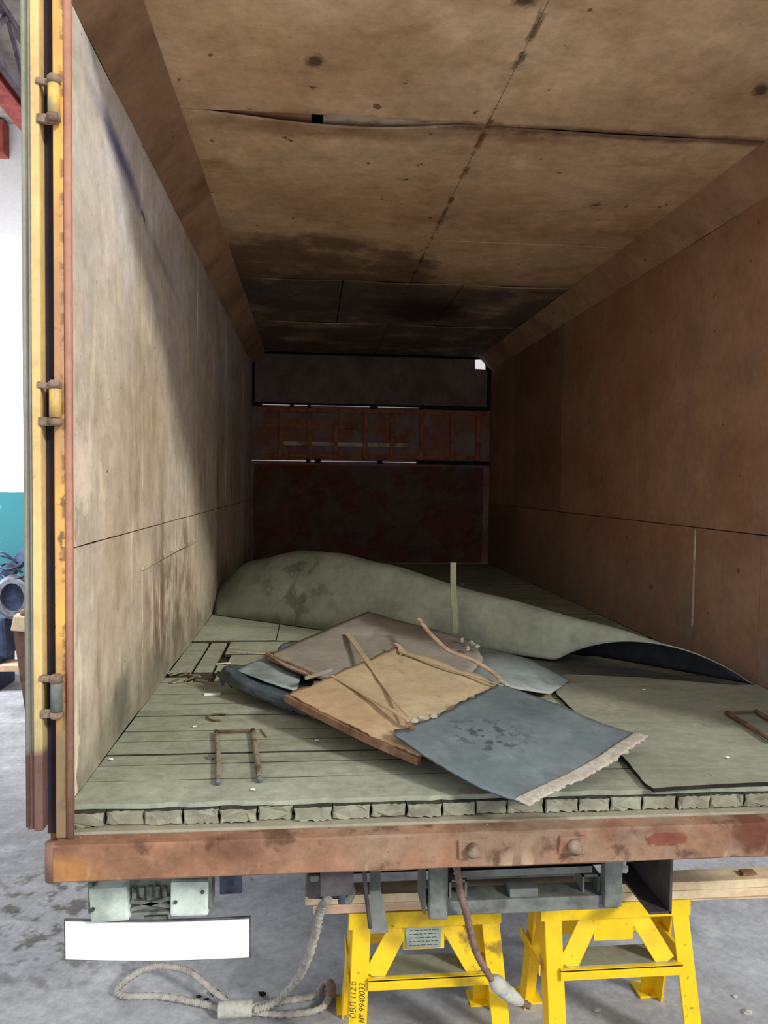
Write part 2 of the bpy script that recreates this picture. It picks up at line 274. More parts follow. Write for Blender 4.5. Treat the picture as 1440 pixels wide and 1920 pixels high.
def box(bm, lo, hi, bev=0, rot=None, jit=0, mi=0):
    lo = Vector(lo); hi = Vector(hi); c = (lo+hi)/2; s = hi-lo
    r = bmesh.ops.create_cube(bm, size=1); vs = r['verts']
    for v in vs:
        v.co = Vector((v.co.x*s.x, v.co.y*s.y, v.co.z*s.z))
        if jit: v.co += Vector((random.uniform(-jit, jit), random.uniform(-jit, jit), random.uniform(-jit, jit)))
        if rot is not None: v.co.rotate(rot)
        v.co += c
    fs = {f for v in vs for f in v.link_faces}
    for f in fs: f.material_index = mi
    if bev:
        es = list({e for v in vs for e in v.link_edges})
        bmesh.ops.bevel(bm, geom=es, offset=bev, segments=2, profile=.6, affect='EDGES')
    return bm
def bar(bm, a, b, wd, th, side=(0, 0, 1), bev=0):
    """rectangular bar from a to b; wd measured along side, th across"""
    a = Vector(a); b = Vector(b); d = (b-a).normalized(); s = Vector(side); s = (s-d*s.dot(d)).normalized(); n = d.cross(s)
    vs = [bm.verts.new(p+s*i*wd/2+n*j*th/2) for p in (a, b) for i, j in ((-1, -1), (1, -1), (1, 1), (-1, 1))]
    for f in ((0, 1, 2, 3), (4, 5, 6, 7), (0, 1, 5, 4), (1, 2, 6, 5), (2, 3, 7, 6), (3, 0, 4, 7)): bm.faces.new([vs[i] for i in f])
    if bev: bmesh.ops.bevel(bm, geom=list({e for v in vs for e in v.link_edges}), offset=bev, segments=2, affect='EDGES')
    return bm
def frames(pts):
    pts = [Vector(p) for p in pts]; T = []
    for i in range(len(pts)): T.append((pts[min(i+1, len(pts)-1)]-pts[max(i-1, 0)]).normalized())
    n = T[0].orthogonal().normalized(); out = []
    for p, t in zip(pts, T):
        n = (n-t*n.dot(t)).normalized(); out.append((p, n, t.cross(n)))
    return out
def tube(bm, pts, r, n=10, caps=True):
    rings = []
    fr = frames(pts)
    for i, (p, u, v) in enumerate(fr):
        rr = r[i] if isinstance(r, (list, tuple)) else r
        rings.append([bm.verts.new(p+(u*math.cos(2*math.pi*k/n)+v*math.sin(2*math.pi*k/n))*rr) for k in range(n)])
    for a, b in zip(rings, rings[1:]):
        for k in range(n): bm.faces.new((a[k], a[(k+1) % n], b[(k+1) % n], b[k]))
    if caps: bm.faces.new(rings[0]); bm.faces.new(rings[-1])
    return bm
def cr(p0, p1, p2, p3, t):
    return .5*((2*p1)+(p2-p0)*t+(2*p0-5*p1+4*p2-p3)*t*t+(3*p1-p0-3*p2+p3)*t**3)
def spline(pts, n):
    pts = [Vector(p) for p in pts]; out = []
    m = len(pts)-1
    for k in range(n+1):
        u = k/n*m; i = min(int(u), m-1); t = u-i
        g = lambda j: pts[j] if 0 <= j <= m else (2*pts[0]-pts[1] if j < 0 else 2*pts[m]-pts[m-1])
        out.append(cr(g(i-1), g(i), g(i+1), g(i+2), t))
    return out
def rope(bm, pts, n=120, r=.011, turns=40):
    cs = frames(spline(pts, n))
    for s in range(3):
        path = []
        for i, (p, u, v) in enumerate(cs):
            a = 2*math.pi*(turns*i/n + s/3); path.append(p+(u*math.cos(a)+v*math.sin(a))*r*.52)
        tube(bm, path, r*.56, 6)
    return bm
def sheet(bm, rows, nu, nv, th=.004, ragged=(0, 0, 0, 0), wob=0, seed=0):
    """rows of control points (back to front) -> smooth sheet with thickness; ragged edge amounts: back, front, first column, last column"""
    ctrl = [spline(r, nu) for r in rows]; g = []
    cols = [spline([ctrl[j][i] for j in range(len(ctrl))], nv) for i in range(nu+1)]
    for j in range(nv+1): g.append([cols[i][j].copy() for i in range(nu+1)])
    rnd = random.Random(seed)
    rag = lambda k, t: (noise.noise(Vector((t*9, k*7.3+seed, 0)))+.6*noise.noise(Vector((t*31, k*3.1+seed, 4)))+.35*rnd.uniform(-1, 1))
    for i in range(nu+1):
        t = i/nu*3
        d = (g[1][i]-g[0][i]).normalized(); g[0][i] += d*ragged[0]*rag(1, t)
        d = (g[-1][i]-g[-2][i]).normalized(); g[-1][i] += d*ragged[1]*rag(2, t)
    for j in range(nv+1):
        t = j/nv*3
        d = (g[j][1]-g[j][0]).normalized(); g[j][0] += d*ragged[2]*rag(3, t)
        d = (g[j][-1]-g[j][-2]).normalized(); g[j][-1] += d*ragged[3]*rag(4, t)
    nrm = [[Vector((0, 0, 1)) for _ in range(nu+1)] for _ in range(nv+1)]
    for j in range(nv+1):
        for i in range(nu+1):
            a = g[j][min(i+1, nu)]-g[j][max(i-1, 0)]; b = g[min(j+1, nv)][i]-g[max(j-1, 0)][i]
            n = a.cross(b).normalized(); n = n if n.z > 0 else -n; nrm[j][i] = n
            if wob: g[j][i] = g[j][i]+n*wob*noise.noise(g[j][i]*9+Vector((seed, 0, 0)))
    top = [[bm.verts.new(g[j][i]) for i in range(nu+1)] for j in range(nv+1)]
    bot = [[bm.verts.new(g[j][i]-nrm[j][i]*th) for i in range(nu+1)] for j in range(nv+1)]
    for j in range(nv):
        for i in range(nu):
            bm.faces.new((top[j][i], top[j][i+1], top[j+1][i+1], top[j+1][i]))
            bm.faces.new((bot[j][i], bot[j+1][i], bot[j+1][i+1], bot[j][i+1]))
    for j in range(nv):
        for i in (0, nu): bm.faces.new((top[j][i], top[j+1][i], bot[j+1][i], bot[j][i])).material_index = 1
    for i in range(nu):
        for j in (0, nv): bm.faces.new((top[j][i], top[j][i+1], bot[j][i+1], bot[j][i])).material_index = 1
    return bm
def P(px, py, z):
    """point of the photograph at height z above the cargo floor -> world"""
    d = fw + rt*((px-720)/F_PX) - up*((py-960)/F_PX); t = (z-CAM.z)/d.z; return CAM + d*t
def V(px, py, y):
    d = fw + rt*((px-720)/F_PX) - up*((py-960)/F_PX); t = (y-CAM.y)/d.y; return CAM + d*t

def panel(name, parent, mat, O, U, Vv, N, lu, lv, th=.008, bow=.002, nu=8, nv=8, gap=.002, rag=.0015, seed=0):
    """thin sheet piece: origin O, along U (length lu) and Vv (length lv), N = face normal towards the viewer"""
    bm = NB(); O = Vector(O); U = Vector(U).normalized(); Vv = Vector(Vv).normalized(); N = Vector(N)
    f = []
    for j in range(nv+1):
        row = []
        for i in range(nu+1):
            a = i/nu; b = j/nv; u = gap+(lu-2*gap)*a; v = gap+(lv-2*gap)*b
            if i in (0, nu): u += rag*noise.noise(Vector((v*14, seed, i)))
            if j in (0, nv): v += rag*noise.noise(Vector((u*14, seed+5, j)))
            p = O+U*u+Vv*v+N*(bow*noise.noise(Vector((u*2.5+seed, v*2.5, seed)))+bow*.5)
            row.append(bm.verts.new(p))
        f.append(row)
    bk = [[bm.verts.new(v.co-N*th) for v in row] for row in f]
    for j in range(nv):
        for i in range(nu):
            bm.faces.new((f[j][i], f[j][i+1], f[j+1][i+1], f[j+1][i]))
            bm.faces.new((bk[j][i], bk[j][i+1], bk[j+1][i+1], bk[j+1][i]))
    for j in range(nv):
        for i in (0, nu): bm.faces.new((f[j][i], f[j+1][i], bk[j+1][i], bk[j][i]))
    for i in range(nu):
        for j in (0, nv): bm.faces.new((f[j][i], f[j][i+1], bk[j][i+1], bk[j][i]))
    return obj(name, bm, mat, parent)

# ============================================================ HALL
bm = NB()
N = 60
vs = [[bm.verts.new((-9+18*i/N, -9+17*j/N, G + .012*noise.noise(Vector((i*.5, j*.5, 0))) )) for i in range(N+1)] for j in range(N+1)]
for j in range(N):
    for i in range(N): bm.faces.new((vs[j][i], vs[j][i+1], vs[j+1][i+1], vs[j+1][i]))
tag(obj('ground', bm, MAT_GROUND, smooth=True), kind='structure')
bm = NB(); box(bm, (-7, 6.8, G-.1), (7, 7.0, 4.56)); tag(obj('wall_far', bm, MAT_HALL), kind='structure')
bm = NB(); box(bm, (-7, 2.2, 4.56), (-1.0, 7.0, 4.70)); tag(obj('ceiling_slab', bm, simple('slab_paint', srgb(150, 144, 140), srgb(128, 122, 118)).m), kind='structure')
# crane beam and truss under the hall roof
t = empty('crane_beam', (-2.2, 4.0, 3.9), 'dark red steel crane beam high up under the hall roof beside the door', 'steel beam')
bm = NB(); box(bm, (-2.32, 2.3, 4.22), (-2.14, 6.75, 4.24)); box(bm, (-2.32, 2.3, 4.32), (-2.14, 6.75, 4.34)); box(bm, (-2.235, 2.3, 4.24), (-2.22, 6.75, 4.32))
obj('girder', bm, MAT_REDSTEEL, t)
t = empty('steel_truss', (-1.7, 2.6, 3.3), 'dark grey lattice truss crossing the hall above the door', 'truss')
for zz in (3.68, 4.08):
    bm = NB(); bar(bm, (-1.62, 2.2, zz), (-1.62, 6.0, zz), .05, .05); obj('chord', bm, MAT_TRUSS, t)
for k in range(9):
    y0 = 2.3+k*.42; bm = NB(); bar(bm, (-1.62, y0, 3.68 if k % 2 else 4.08), (-1.62, y0+.42, 4.08 if k % 2 else 3.68), .03, .03); obj('brace', bm, MAT_TRUSS, t)
bm = NB(); c = V(2, 262, 6.72); box(bm, (c.x-.16, 6.62, c.z-.17), (c.x+.055, 6.79, c.z+.17), .004)
tag(obj('wall_bracket', bm, MAT_REDSTEEL), 'dark red steel bracket fixed high on the white wall below the beam', 'bracket')

# dismantled axle machine by the teal wall
c = V(12, 1130, 5.2)
t = empty('dismantled_axle', (c.x, 5.2, G), 'dismantled dark blue axle assembly with a round grey hub by teal wall', 'axle')
bm = NB()
box(bm, (c.x-.75, 5.15, G+.30), (c.x+.02, 5.6, G+.62), .03, jit=.03); obj('housing', bm, MAT_MACH, t)
bm = NB(); a = V(8, 1085, 5.15); b = V(60, 1025, 5.15); bar(bm, a, b, .10, .08, bev=.012); obj('arm', bm, MAT_MACH, t)
bm = NB(); h = V(24, 1120, 5.05)
ring = []
for k in range(28):
    a = 2*math.pi*k/28
    ring.append([bm.verts.new((h.x+math.cos(a)*rr*.8, h.y+dy, h.z+math.sin(a)*rr)) for rr, dy in ((.125, -.02), (.165, -.02), (.195, .01), (.195, .05), (.125, .05))])
for k in range(28):
    A, B_ = ring[k], ring[(k+1) % 28]
    for q in range(5): bm.faces.new((A[q], B_[q], B_[(q+1) % 5], A[(q+1) % 5]))
obj('hub_ring', bm, MAT_MACHG, t)
bm = NB(); tube(bm, [(h.x, h.y+.03, h.z), (h.x, h.y+.5, h.z)], .16, 20); obj('drum', bm, MAT_MACH, t)
for k in range(7):
    a = V(-20+k*4, 1030+k*9, 5.0+.03*k); b = V(30+k*3, 1050+k*6, 5.05); bm = NB()
    tube(bm, spline([a, (a+b)/2+Vector((0, -.05, .07*math.sin(k*2))), b], 12), .011, 6); obj('cable', bm, MAT_MACH, t, True)
bm = NB(); box(bm, (c.x-.7, 5.1, G+.18), (c.x+.16, 5.35, G+.235), .004); obj('wooden_skid', bm, MAT_TIMBER, t)
for q in (-.6, -.1):
    bm = NB(); box(bm, (c.x+q-.06, 5.12, G), (c.x+q+.06, 5.5, G+.31), .01); obj('block', bm, MAT_MACH, t)
c = V(40, 1190, 4.6); zt = V(40, 1143, 4.6).z
t = empty('wheel_chock', (c.x, 4.62, G), 'battered brown timber chock with a cream cap standing beside the open door', 'wooden block')
bm = NB(); hz = zt-G; box(bm, (c.x-.06, 4.55, zt-.17), (c.x+.13, 4.72, zt-.05), .012, Euler((0, .12, .1)), jit=.010); obj('cap_block', bm, MAT_TIMBER, t)
bm = NB(); box(bm, (c.x+.0, 4.56, zt-.06), (c.x+.13, 4.70, zt), .02, jit=.012); obj('cap_knob', bm, MAT_WOODB, t)
bm = NB()
q0 = [bm.verts.new(p) for p in ((c.x+.03, 4.58, G), (c.x+.12, 4.58, G), (c.x+.12, 4.68, G), (c.x+.03, 4.68, G))]; q1 = [bm.verts.new(p) for p in ((c.x-.05, 4.56, zt-.16), (c.x+.12, 4.56, zt-.16), (c.x+.12, 4.70, zt-.16), (c.x-.05, 4.70, zt-.16))]
for k in range(4): bm.faces.new((q0[k], q0[(k+1) % 4], q1[(k+1) % 4], q1[k]))
bm.faces.new(q0); bm.faces.new(q1); obj('tapered_post', bm, simple('brown_timber', srgb(120, 92, 78), srgb(80, 56, 46), .9, scale=10).m, t)

# ============================================================ CARGO BOX INTERIOR (setting)
def slab(name, lo, hi, mat):
    bm = NB(); box(bm, lo, hi); return tag(obj(name, bm, mat), kind='structure')
wl = slab('wall_left', (-.022, .0, -.1), (-.010, YB+.05, 2.03), MAT_DARK)
ys = [0, .802, 2.05, 3.3, 4.55, YB]
for i in range(5):
    L = ys[i+1]-ys[i]; top0 = .608
    lows = [(0, .608)] if i != 1 else [(0, .47), (.47, .608)]
    for k, (a, b) in enumerate(lows):
        panel('plywood_panel', wl, MAT_LEFT, (.0-.001*k, ys[i], a), (0, 1, 0), (0, 0, 1), (1, 0, 0), L, b-a, gap=.0022, nu=10, bow=.004 if i != 1 else .006, seed=i*3+k)
    panel('plywood_panel', wl, MAT_LEFT, (0, ys[i], .608), (0, 1, 0), (0, 0, 1), (1, 0, 0), L, ZW-.608, nu=10, nv=12, gap=.0018, bow=.005, seed=20+i)
# raised seam strips and small blisters of the left wall
bm = NB(); bar(bm, (.004, .80, .475), (.004, 1.95, .487), .012, .006, (0, 0, 1)); obj('seam_strip', bm, MAT_LEFT, wl)
bm = NB(); bar(bm, (.0025, .804, .61), (.0025, .806, 1.86), .014, .003, (0, 1, 0)); obj('seam_strip', bm, MAT_LEFT, wl)
bm = NB(); bar(bm, (.003, .806, .02), (.003, .800, .46), .012, .005, (0, 1, 0)); obj('seam_strip', bm, MAT_LEFT, wl)

wr = slab('wall_right', (W+.010, -.0, -.1), (W+.022, YB+.05, 2.03), MAT_DARK)
yu = [0, .84, 2.09, 3.34, 4.59, YB]; yl = [0, .95, 1.456, 2.2, 3.23, 4.4, YB]
for i in range(5): panel('plywood_panel', wr, MAT_RIGHT, (W, yu[i], .59), (0, 1, 0), (0, 0, 1), (-1, 0, 0), yu[i+1]-yu[i], ZW-.59, nv=12, bow=.004, gap=.0015, seed=40+i)
for i in range(6): panel('plywood_panel', wr, MAT_RIGHT, (W-(.002 if i == 0 else 0), yl[i], 0), (0, 1, 0), (0, 0, 1), (-1, 0, 0), yl[i+1]-yl[i], .59, bow=.004, gap=.003, seed=50+i)
bm = NB(); bar(bm, (W-.003, 1.462, .14), (W-.003, 1.458, .58), .010, .004, (0, 1, 0)); obj('seam_strip', bm, MAT_PALE, wr)

ce = tag(obj('ceiling', box(NB(), (-.022, 0, 2.045), (W+.022, YB+.05, 2.06)), MAT_DARK), kind='structure')
def ceil_panel(x0, x1, y0, y1, front_open=0, back_open=0, sag=.0, seed=0, nu=16, nv=8):
    bm = NB(); g = []
    for j in range(nv+1):
        row = []
        for i in range(nu+1):
            a = i/nu; b = j/nv; x = x0+.0013+(x1-x0-.0026)*a+(.0012*noise.noise(Vector((b*9, seed, 8))) if i in (0, nu) else 0)
            ya = y0+.002+front_open*math.sin(math.pi*min(1, a*1.08))**1.0*(.3+.7*a)+.002*noise.noise(Vector((x*11, seed, 1)))
            yb = y1-.002-back_open*math.sin(math.pi*a)+.002*noise.noise(Vector((x*11, seed, 2)))
            y = ya+(yb-ya)*b
            z = ZC+.004*noise.noise(Vector((x*2, y*2, seed)))-sag*math.sin(math.pi*a)*max(0, 1-b*2.5)
            row.append(bm.verts.new((x, y, z)))
        g.append(row)
    up_ = [[bm.verts.new(v.co+Vector((0, 0, .008))) for v in r] for r in g]
    for j in range(nv):
        for i in range(nu):
            bm.faces.new((g[j][i], g[j][i+1], g[j+1][i+1], g[j+1][i])); bm.faces.new((up_[j][i], up_[j+1][i], up_[j+1][i+1], up_[j][i+1]))
    for j in range(nv):
        for i in (0, nu): bm.faces.new((g[j][i], g[j+1][i], up_[j+1][i], up_[j][i]))
    for i in range(nu):
        for j in (0, nv): bm.faces.new((g[j][i], g[j][i+1], up_[j][i+1], up_[j][i]))
    return obj('ceiling_panel', bm, MAT_CEIL, ce)
XM = 1.162
ceil_panel(CH-.004, XM, 0, .797, 0, .008, 0, 1); ceil_panel(XM, W-CH+.004, 0, .797, 0, .004, 0, 2)
ceil_panel(CH-.004, XM, .80, 2.86, .060, 0, .012, 3); ceil_panel(XM, W-CH+.004, .803, 2.03, .008, .002, .006, 4); ceil_panel(XM, W-CH+.004, 2.036, 2.86, .003, 0, .002, 5)
for x0, x1, y0, y1, s in ((CH, .75, 2.87, 4.1, 6), (.755, 1.5, 2.875, 4.1, 7), (1.505, W-CH, 2.87, 4.1, 8), (CH, XM, 4.11, YB, 9), (XM+.004, W-CH, 4.11, YB, 10)):
    ceil_panel(x0, x1, y0, y1, .01, .01, .008, s, 8)
bm = NB(); box(bm, (.600, .785, 2.0165), (1.125, .98, 2.04), jit=.0005); obj('roof_batten', bm, MAT_PALE, ce)
bm = NB(); box(bm, (.14, .785, 2.018), (.560, .98, 2.042), jit=.0005); obj('roof_batten', bm, MAT_CHAM, ce)
# sloping corner boards between walls and ceiling
for side, nm in ((0, 'trim_1'), (1, 'trim_2')):
    tr = tag(obj(nm, bar(NB(), (-.004 if side == 0 else W+.004, 2.7, 2.0), (-.004 if side == 0 else W+.004, 2.71, 2.0), .01, .01), MAT_DARK), kind='structure')
    bm = tr.data; bmm = NB()
    x0 = -.012 if side == 0 else W+.012; x1 = CH-.012 if side == 0 else W-CH+.012
    q = [bmm.verts.new(p) for p in ((x0, 0, ZW+.01), (x1, 0, ZC+.014), (x1, YB, ZC+.014), (x0, YB, ZW+.01))]
    bmm.faces.new(q); r = bmesh.ops.extrude_face_region(bmm, geom=bmm.faces[:])
    for v in [e for e in r['geom'] if isinstance(e, bmesh.types.BMVert)]: v.co.z += .008
    bmm.to_mesh(tr.data); bmm.free()
    yc = [0, 1.55, 3.3, YB] if side == 0 else [0, 1.9, 3.9, YB]
    for i in range(3):
        xw = 0 if side == 0 else W; xc = CH if side == 0 else W-CH
        Vd = Vector((xc-xw, 0, ZC-ZW)); n = Vector((Vd.z, 0, -Vd.x)).normalized(); n = n if (n.z < 0) else -n
        panel('corner_board', tr, MAT_CHAM, (xw, yc[i], ZW), (0, 1, 0), Vd, n, yc[i+1]-yc[i], Vd.length, nu=10, nv=2, gap=.0015, bow=.003, seed=60+i+side*5)
# back wall with light gaps and a hole
wb = tag(obj('wall_back', box(NB(), (-.05, YB+.012, -.12), (W+.05, YB+.03, .977)), MAT_FOAM), kind='structure')
HX, HZ = 2.188, 1.938
def bb(name, lo, hi, mat, **k): return obj(name, box(NB(), lo, hi, **k), mat, wb)
bb('backing_board', (-.05, YB+.012, .982), (W+.05, YB+.03, 1.507), MAT_FOAM)
bb('backing_board', (-.05, YB+.012, .9), (.002, YB+.034, 2.1), MAT_DARK)
bb('backing_board', (W-.002, YB+.012, .9), (W+.05, YB+.034, 2.1), MAT_DARK)
bb('backing_board', (-.05, YB+.012, 2.0), (W+.05, YB+.034, 2.1), MAT_DARK)
bb('backing_board', (0, YB+.012, 1.511), (HX-.055, YB+.03, 2.03), MAT_DARK)
bb('backing_board', (HX+.06, YB+.012, 1.513), (W, YB+.03, 2.03), MAT_DARK)
bb('backing_board', (HX-.055, YB+.012, 1.513), (HX+.06, YB+.03, HZ-.05), MAT_DARK)
bb('backing_board', (HX-.055, YB+.012, HZ+.05), (HX+.06, YB+.03, 2.03), MAT_DARK)
for a, b in ((-.0, .1), (.36, .40), (.53, .56), (1.12, 1.2), (1.60, W)): bb('gap_filler', (a, YB+.008, 1.49), (b, YB+.034, 1.525), MAT_DARK)
for a, b in ((.52, .56), (.60, .66), (1.2, 1.25), (1.58, W)): bb('gap_filler', (a, YB+.008, .96), (b, YB+.034, 1.0), MAT_DARK)
# upper plywood sheet with rounded corners, cut out round the hole
bm = NB(); R_ = .07; z0, z1 = 1.53, 1.985
o = [(.03, z0), (HX-.05, z0), (HX-.045, HZ-.047), (HX-.048, HZ+.045), (HX-.02, HZ+.05)]
o = [(.03, z0), (2.26, z0), (2.26, HZ-.05), (HX+.055, HZ-.048), (HX-.048, HZ-.045), (HX-.05, HZ+.042), (HX-.01, z1)]
o += [(.03+R_-R_*math.sin(a), z1-R_+R_*math.cos(a)) for a in [k*math.pi/12 for k in range(7)]]
f = bm.faces.new([bm.verts.new((x, YB-.004, z)) for x, z in o]); r = bmesh.ops.extrude_face_region(bm, geom=[f])
for v in [e for e in r['geom'] if isinstance(e, bmesh.types.BMVert)]: v.co.y += .008
bmesh.ops.triangulate(bm, faces=[f for f in bm.faces if len(f.verts) > 4])
obj('upper_panel', bm, MAT_BACK, wb)
bm = NB(); cth = .006
vsn = [bm.verts.new(p) for p in ((HX+.01, YB-.002, HZ+.05), (HX+.075, YB-.012, HZ+.045), (HX+.06, YB-.03, HZ-.05), (HX+.045, YB-.01, HZ+.0))]
bm.faces.new(vsn); bmesh.ops.solidify(bm, geom=bm.faces[:], thickness=.004); obj('torn_flap', bm, MAT_BACK, wb)
for x in (.28, .55, .80, 1.08, 1.34, 1.62, 1.92, 2.18): bb('batten', (x-.02, YB-.03, 1.0), (x+.02, YB+.006, 1.48), MAT_BATTEN, bev=.004, jit=.006)
for z, a, b in ((1.31, .05, 1.05), (1.14, .30, 1.5), (1.03, .1, 2.2), (1.46, .05, 2.25)): bb('rail', (a, YB-.02, z-.018), (b, YB+.0, z+.018), MAT_BATTEN if z != 1.14 else MAT_PALE, bev=.004, jit=.004)
bm = NB(); nn = 26
g = [[bm.verts.new((.03+2.2*i/nn, YB-.01-.07*abs(noise.noise(Vector((i*.7, j*.55, 3))))-.03*noise.noise(Vector((i*1.9, j*1.7, 9))), .01+.93*j/16)) for i in range(nn+1)] for j in range(17)]
for j in range(16):
    for i in range(nn): bm.faces.new((g[j][i], g[j][i+1], g[j+1][i+1], g[j+1][i]))
bmesh.ops.solidify(bm, geom=bm.faces[:], thickness=.006)
obj('crumpled_insulation', bm, MAT_FOAM, wb)

# floor: thin cross planks over lengthwise boards
fl = tag(obj('floor', box(NB(), (.0, 1.6, -.06), (W, 3.85, -.016)), MAT_DARK), kind='structure')
PL = [MAT_FLOOR, simple('shaded_plank_edge', srgb(62, 60, 50), srgb(40, 38, 32), .95).m]  # second material: plank edges coloured dark so the gaps look shaded
def plank(y0, y1, x0=.003, x1=W-.003, z=0, th=.012, rag0=.0015, seed=0, n=28, gap=.0015):
    bm = NB(); a, b = [], []
    for i in range(n+1):
        x = x0+(x1-x0)*i/n
        a.append((x, y0+gap+rag0*(noise.noise(Vector((x*9, seed, 0)))+.6*noise.noise(Vector((x*33, seed, 1)))), z+.0015*noise.noise(Vector((x*3, y0*3, seed)))))
        b.append((x, y1-.0015+.002*noise.noise(Vector((x*9, seed, 5))), z+.0015*noise.noise(Vector((x*3, y1*3, seed)))))
    va = [bm.verts.new(p) for p in a]; vb = [bm.verts.new(p) for p in b]
    wa = [bm.verts.new((p[0], p[1], p[2]-th)) for p in a]; wb_ = [bm.verts.new((p[0], p[1], p[2]-th)) for p in b]
    for i in range(n):
        bm.faces.new((va[i], va[i+1], vb[i+1], vb[i])); bm.faces.new((wa[i], wb_[i], wb_[i+1], wa[i+1]))
        bm.faces.new((va[i], wa[i], wa[i+1], va[i+1])).material_index = 0 if y0 < .01 else 1; bm.faces.new((vb[i], vb[i+1], wb_[i+1], wb_[i]))
    bm.faces.new((va[0], vb[0], wb_[0], wa[0])); bm.faces.new((va[n], vb[n], wb_[n], wa[n]))
    return obj('plank', bm, PL, fl)
edges = [.006, .15, .262, .338, .45, .545, .70, .83, .96, 1.13]
for i in range(len(edges)-1): plank(edges[i], edges[i+1], rag0=.010 if i == 0 else .003, z=-.0006*((i*7) % 3), gap=(.002, .004, .004, .0085, .003, .006, .003, .004, .004)[i], seed=i, n=90 if i == 0 else 28)
plank(1.13, 1.27, .20); plank(1.13, 1.20, .003, .09)
for x0, x1 in ((.003, .085), (.10, .17)): plank(1.29, 1.86, x0, x1, -.003, seed=31)
plank(1.27, 1.40, .185, W, seed=32); plank(1.40, 1.60, .22, W, -.002, seed=33, gap=.005); plank(1.60, 1.868, .19, W, seed=34)
plank(1.90, 2.6, .003, .40, seed=35); plank(1.895, 2.6, .406, W-.003, -.001, seed=36)
yy = 2.6
while yy < 3.8: plank(yy, yy+.31, seed=int(yy*10)); yy += .31
plank(4.08, 5.2, .003, 1.74, th=.02, seed=70); plank(4.08, 3.875, 1.99, W, th=.02)
plank(3.90, 4.12, 1.74, W-.003, th=.004, seed=71); plank(4.15, 5.2, 1.74, W-.003, th=.004, seed=72); plank(4.08, 5.2, 1.99, W-.003, z=-.004, th=.004, seed=76)
plank(5.2, 5.48, .003, W-.003, th=.02, seed=73)
random.seed(11)
x = .004; k = 0
while x < W-.03:
    wd = random.uniform(.080, .094); x2 = min(x+wd, W-.004)
    bm = NB(); n = 10; ft = []
    zt, zb = -.0122, -.0445-random.uniform(0, .003)
    # end face outline with uneven, split lower edge
    prof = [(x+.0015, zt-random.uniform(0, .0015))]+[(x+.0015+(x2-x-.003)*i/n, zt-random.uniform(0, .0018)) for i in range(1, n)]+[(x2-.0015, zt-random.uniform(0, .0015))]
    prof += [(x2-.002-random.uniform(0, .002), (zt+zb)/2)]
    prof += [(x2-.002-(x2-x-.004)*i/n, zb+random.uniform(-.002, .0035)) for i in range(n+1)]
    prof += [(x+.002+random.uniform(0, .002), (zt+zb)/2)]
    yf = -.004+random.uniform(-.008, .006)
    A = [bm.verts.new((p[0]+random.uniform(-.0012, .0012), yf+random.uniform(-.003, .003)+(.002 if q > n else 0), p[1])) for q, p in enumerate(prof)]
    cc = bm.verts.new(((x+x2)/2, yf-.004, (zt+zb)/2))
    B_ = [bm.verts.new((p[0], 1.55, p[1])) for p in prof]
    m_ = len(prof)
    cx_, cz_ = (x+x2)/2, (zt+zb)/2; bm.verts.remove(cc)
    I_ = [bm.verts.new((cx_+(v.co.x-cx_)*.93, v.co.y-random.uniform(.001, .0035), cz_+(v.co.z-cz_)*random.uniform(.92, .97))) for v in A]
    for i in range(m_):
        bm.faces.new((A[i], A[(i+1) % m_], B_[(i+1) % m_], B_[i])).material_index = 1; bm.faces.new((A[i], A[(i+1) % m_], I_[(i+1) % m_], I_[i]))
    bm.faces.new(I_)
    bm.faces.new(B_); obj('floor_board', bm, [MAT_BLOCK, PL[1]], fl); x = x2; k += 1

# ============================================================ TRUCK (frame, door, chassis, lamps, plate)
T = empty('truck_body_frame', (1.15, 0, G), 'rusty orange rear frame and chassis of the raised truck, with opened door and blank plate', 'truck')
def tp(name, bm, mat, par=None, smooth=False): return obj(name, bm, mat, par or T, smooth)
def profile_x(bm, prof, xs, jit=0):
    rings = [[bm.verts.new((x, y+jit*noise.noise(Vector((x*6, q, 0))), z+jit*noise.noise(Vector((x*6, q, 3))))) for q, (y, z) in enumerate(prof)] for x in xs]
    for a, b in zip(rings, rings[1:]):
        for q in range(len(prof)): bm.faces.new((a[q], b[q], b[(q+1) % len(prof)], a[(q+1) % len(prof)]))
    bm.faces.new(rings[0]); bm.faces.new(rings[-1]); return bm
xs = [i*2.36/60 for i in range(61)]
tp('sill_top', profile_x(NB(), [(.05, -.048), (-.030, -.048), (-.034, -.052), (-.034, -.075), (.05, -.075)], [v for v in xs if v < 2.3], .0015), MAT_SILLTOP)
xs2 = [-.004+i*2.36/60 for i in range(61)]
sill = tp('rear_sill', profile_x(NB(), [(-.036, -.053), (-.076, -.056), (-.082, -.060), (-.082, -.136), (-.077, -.141), (-.0, -.141), (-.0, -.133), (-.07, -.133), (-.07, -.064), (-.036, -.060)], xs2, .0015), MAT_RUST)
bm = NB(); tube(bm, [(-.006, -.058, -.056), (-.006, -.058, -.141)], .023, 16); tp('sill_end', bm, MAT_POSTRED, sill, True)
for (px, py, s) in ((885, 1590, 1), (1075, 1583, 1.15)):
    c = V(px, py, -.082); bm = NB()
    box(bm, (c.x-.032*s, -.089, c.z-.020), (c.x+.028*s, -.080, c.z+.022), .003, jit=.003)
    pl = tp('weld_plate', bm, MAT_RUST, sill)
    bm = NB(); tube(bm, [(c.x, -.085, c.z), (c.x-.002, -.104, c.z-.002), (c.x-.002, -.110, c.z-.002)], [.017*s, .015*s, .007*s], 14); tp('stub_bolt', bm, MAT_HINGE, sill, True)
bm = NB(); box(bm, (.655, -.06, -.146), (.72, -.02, -.139), .002); tp('weld_plate', bm, MAT_RUST, sill)
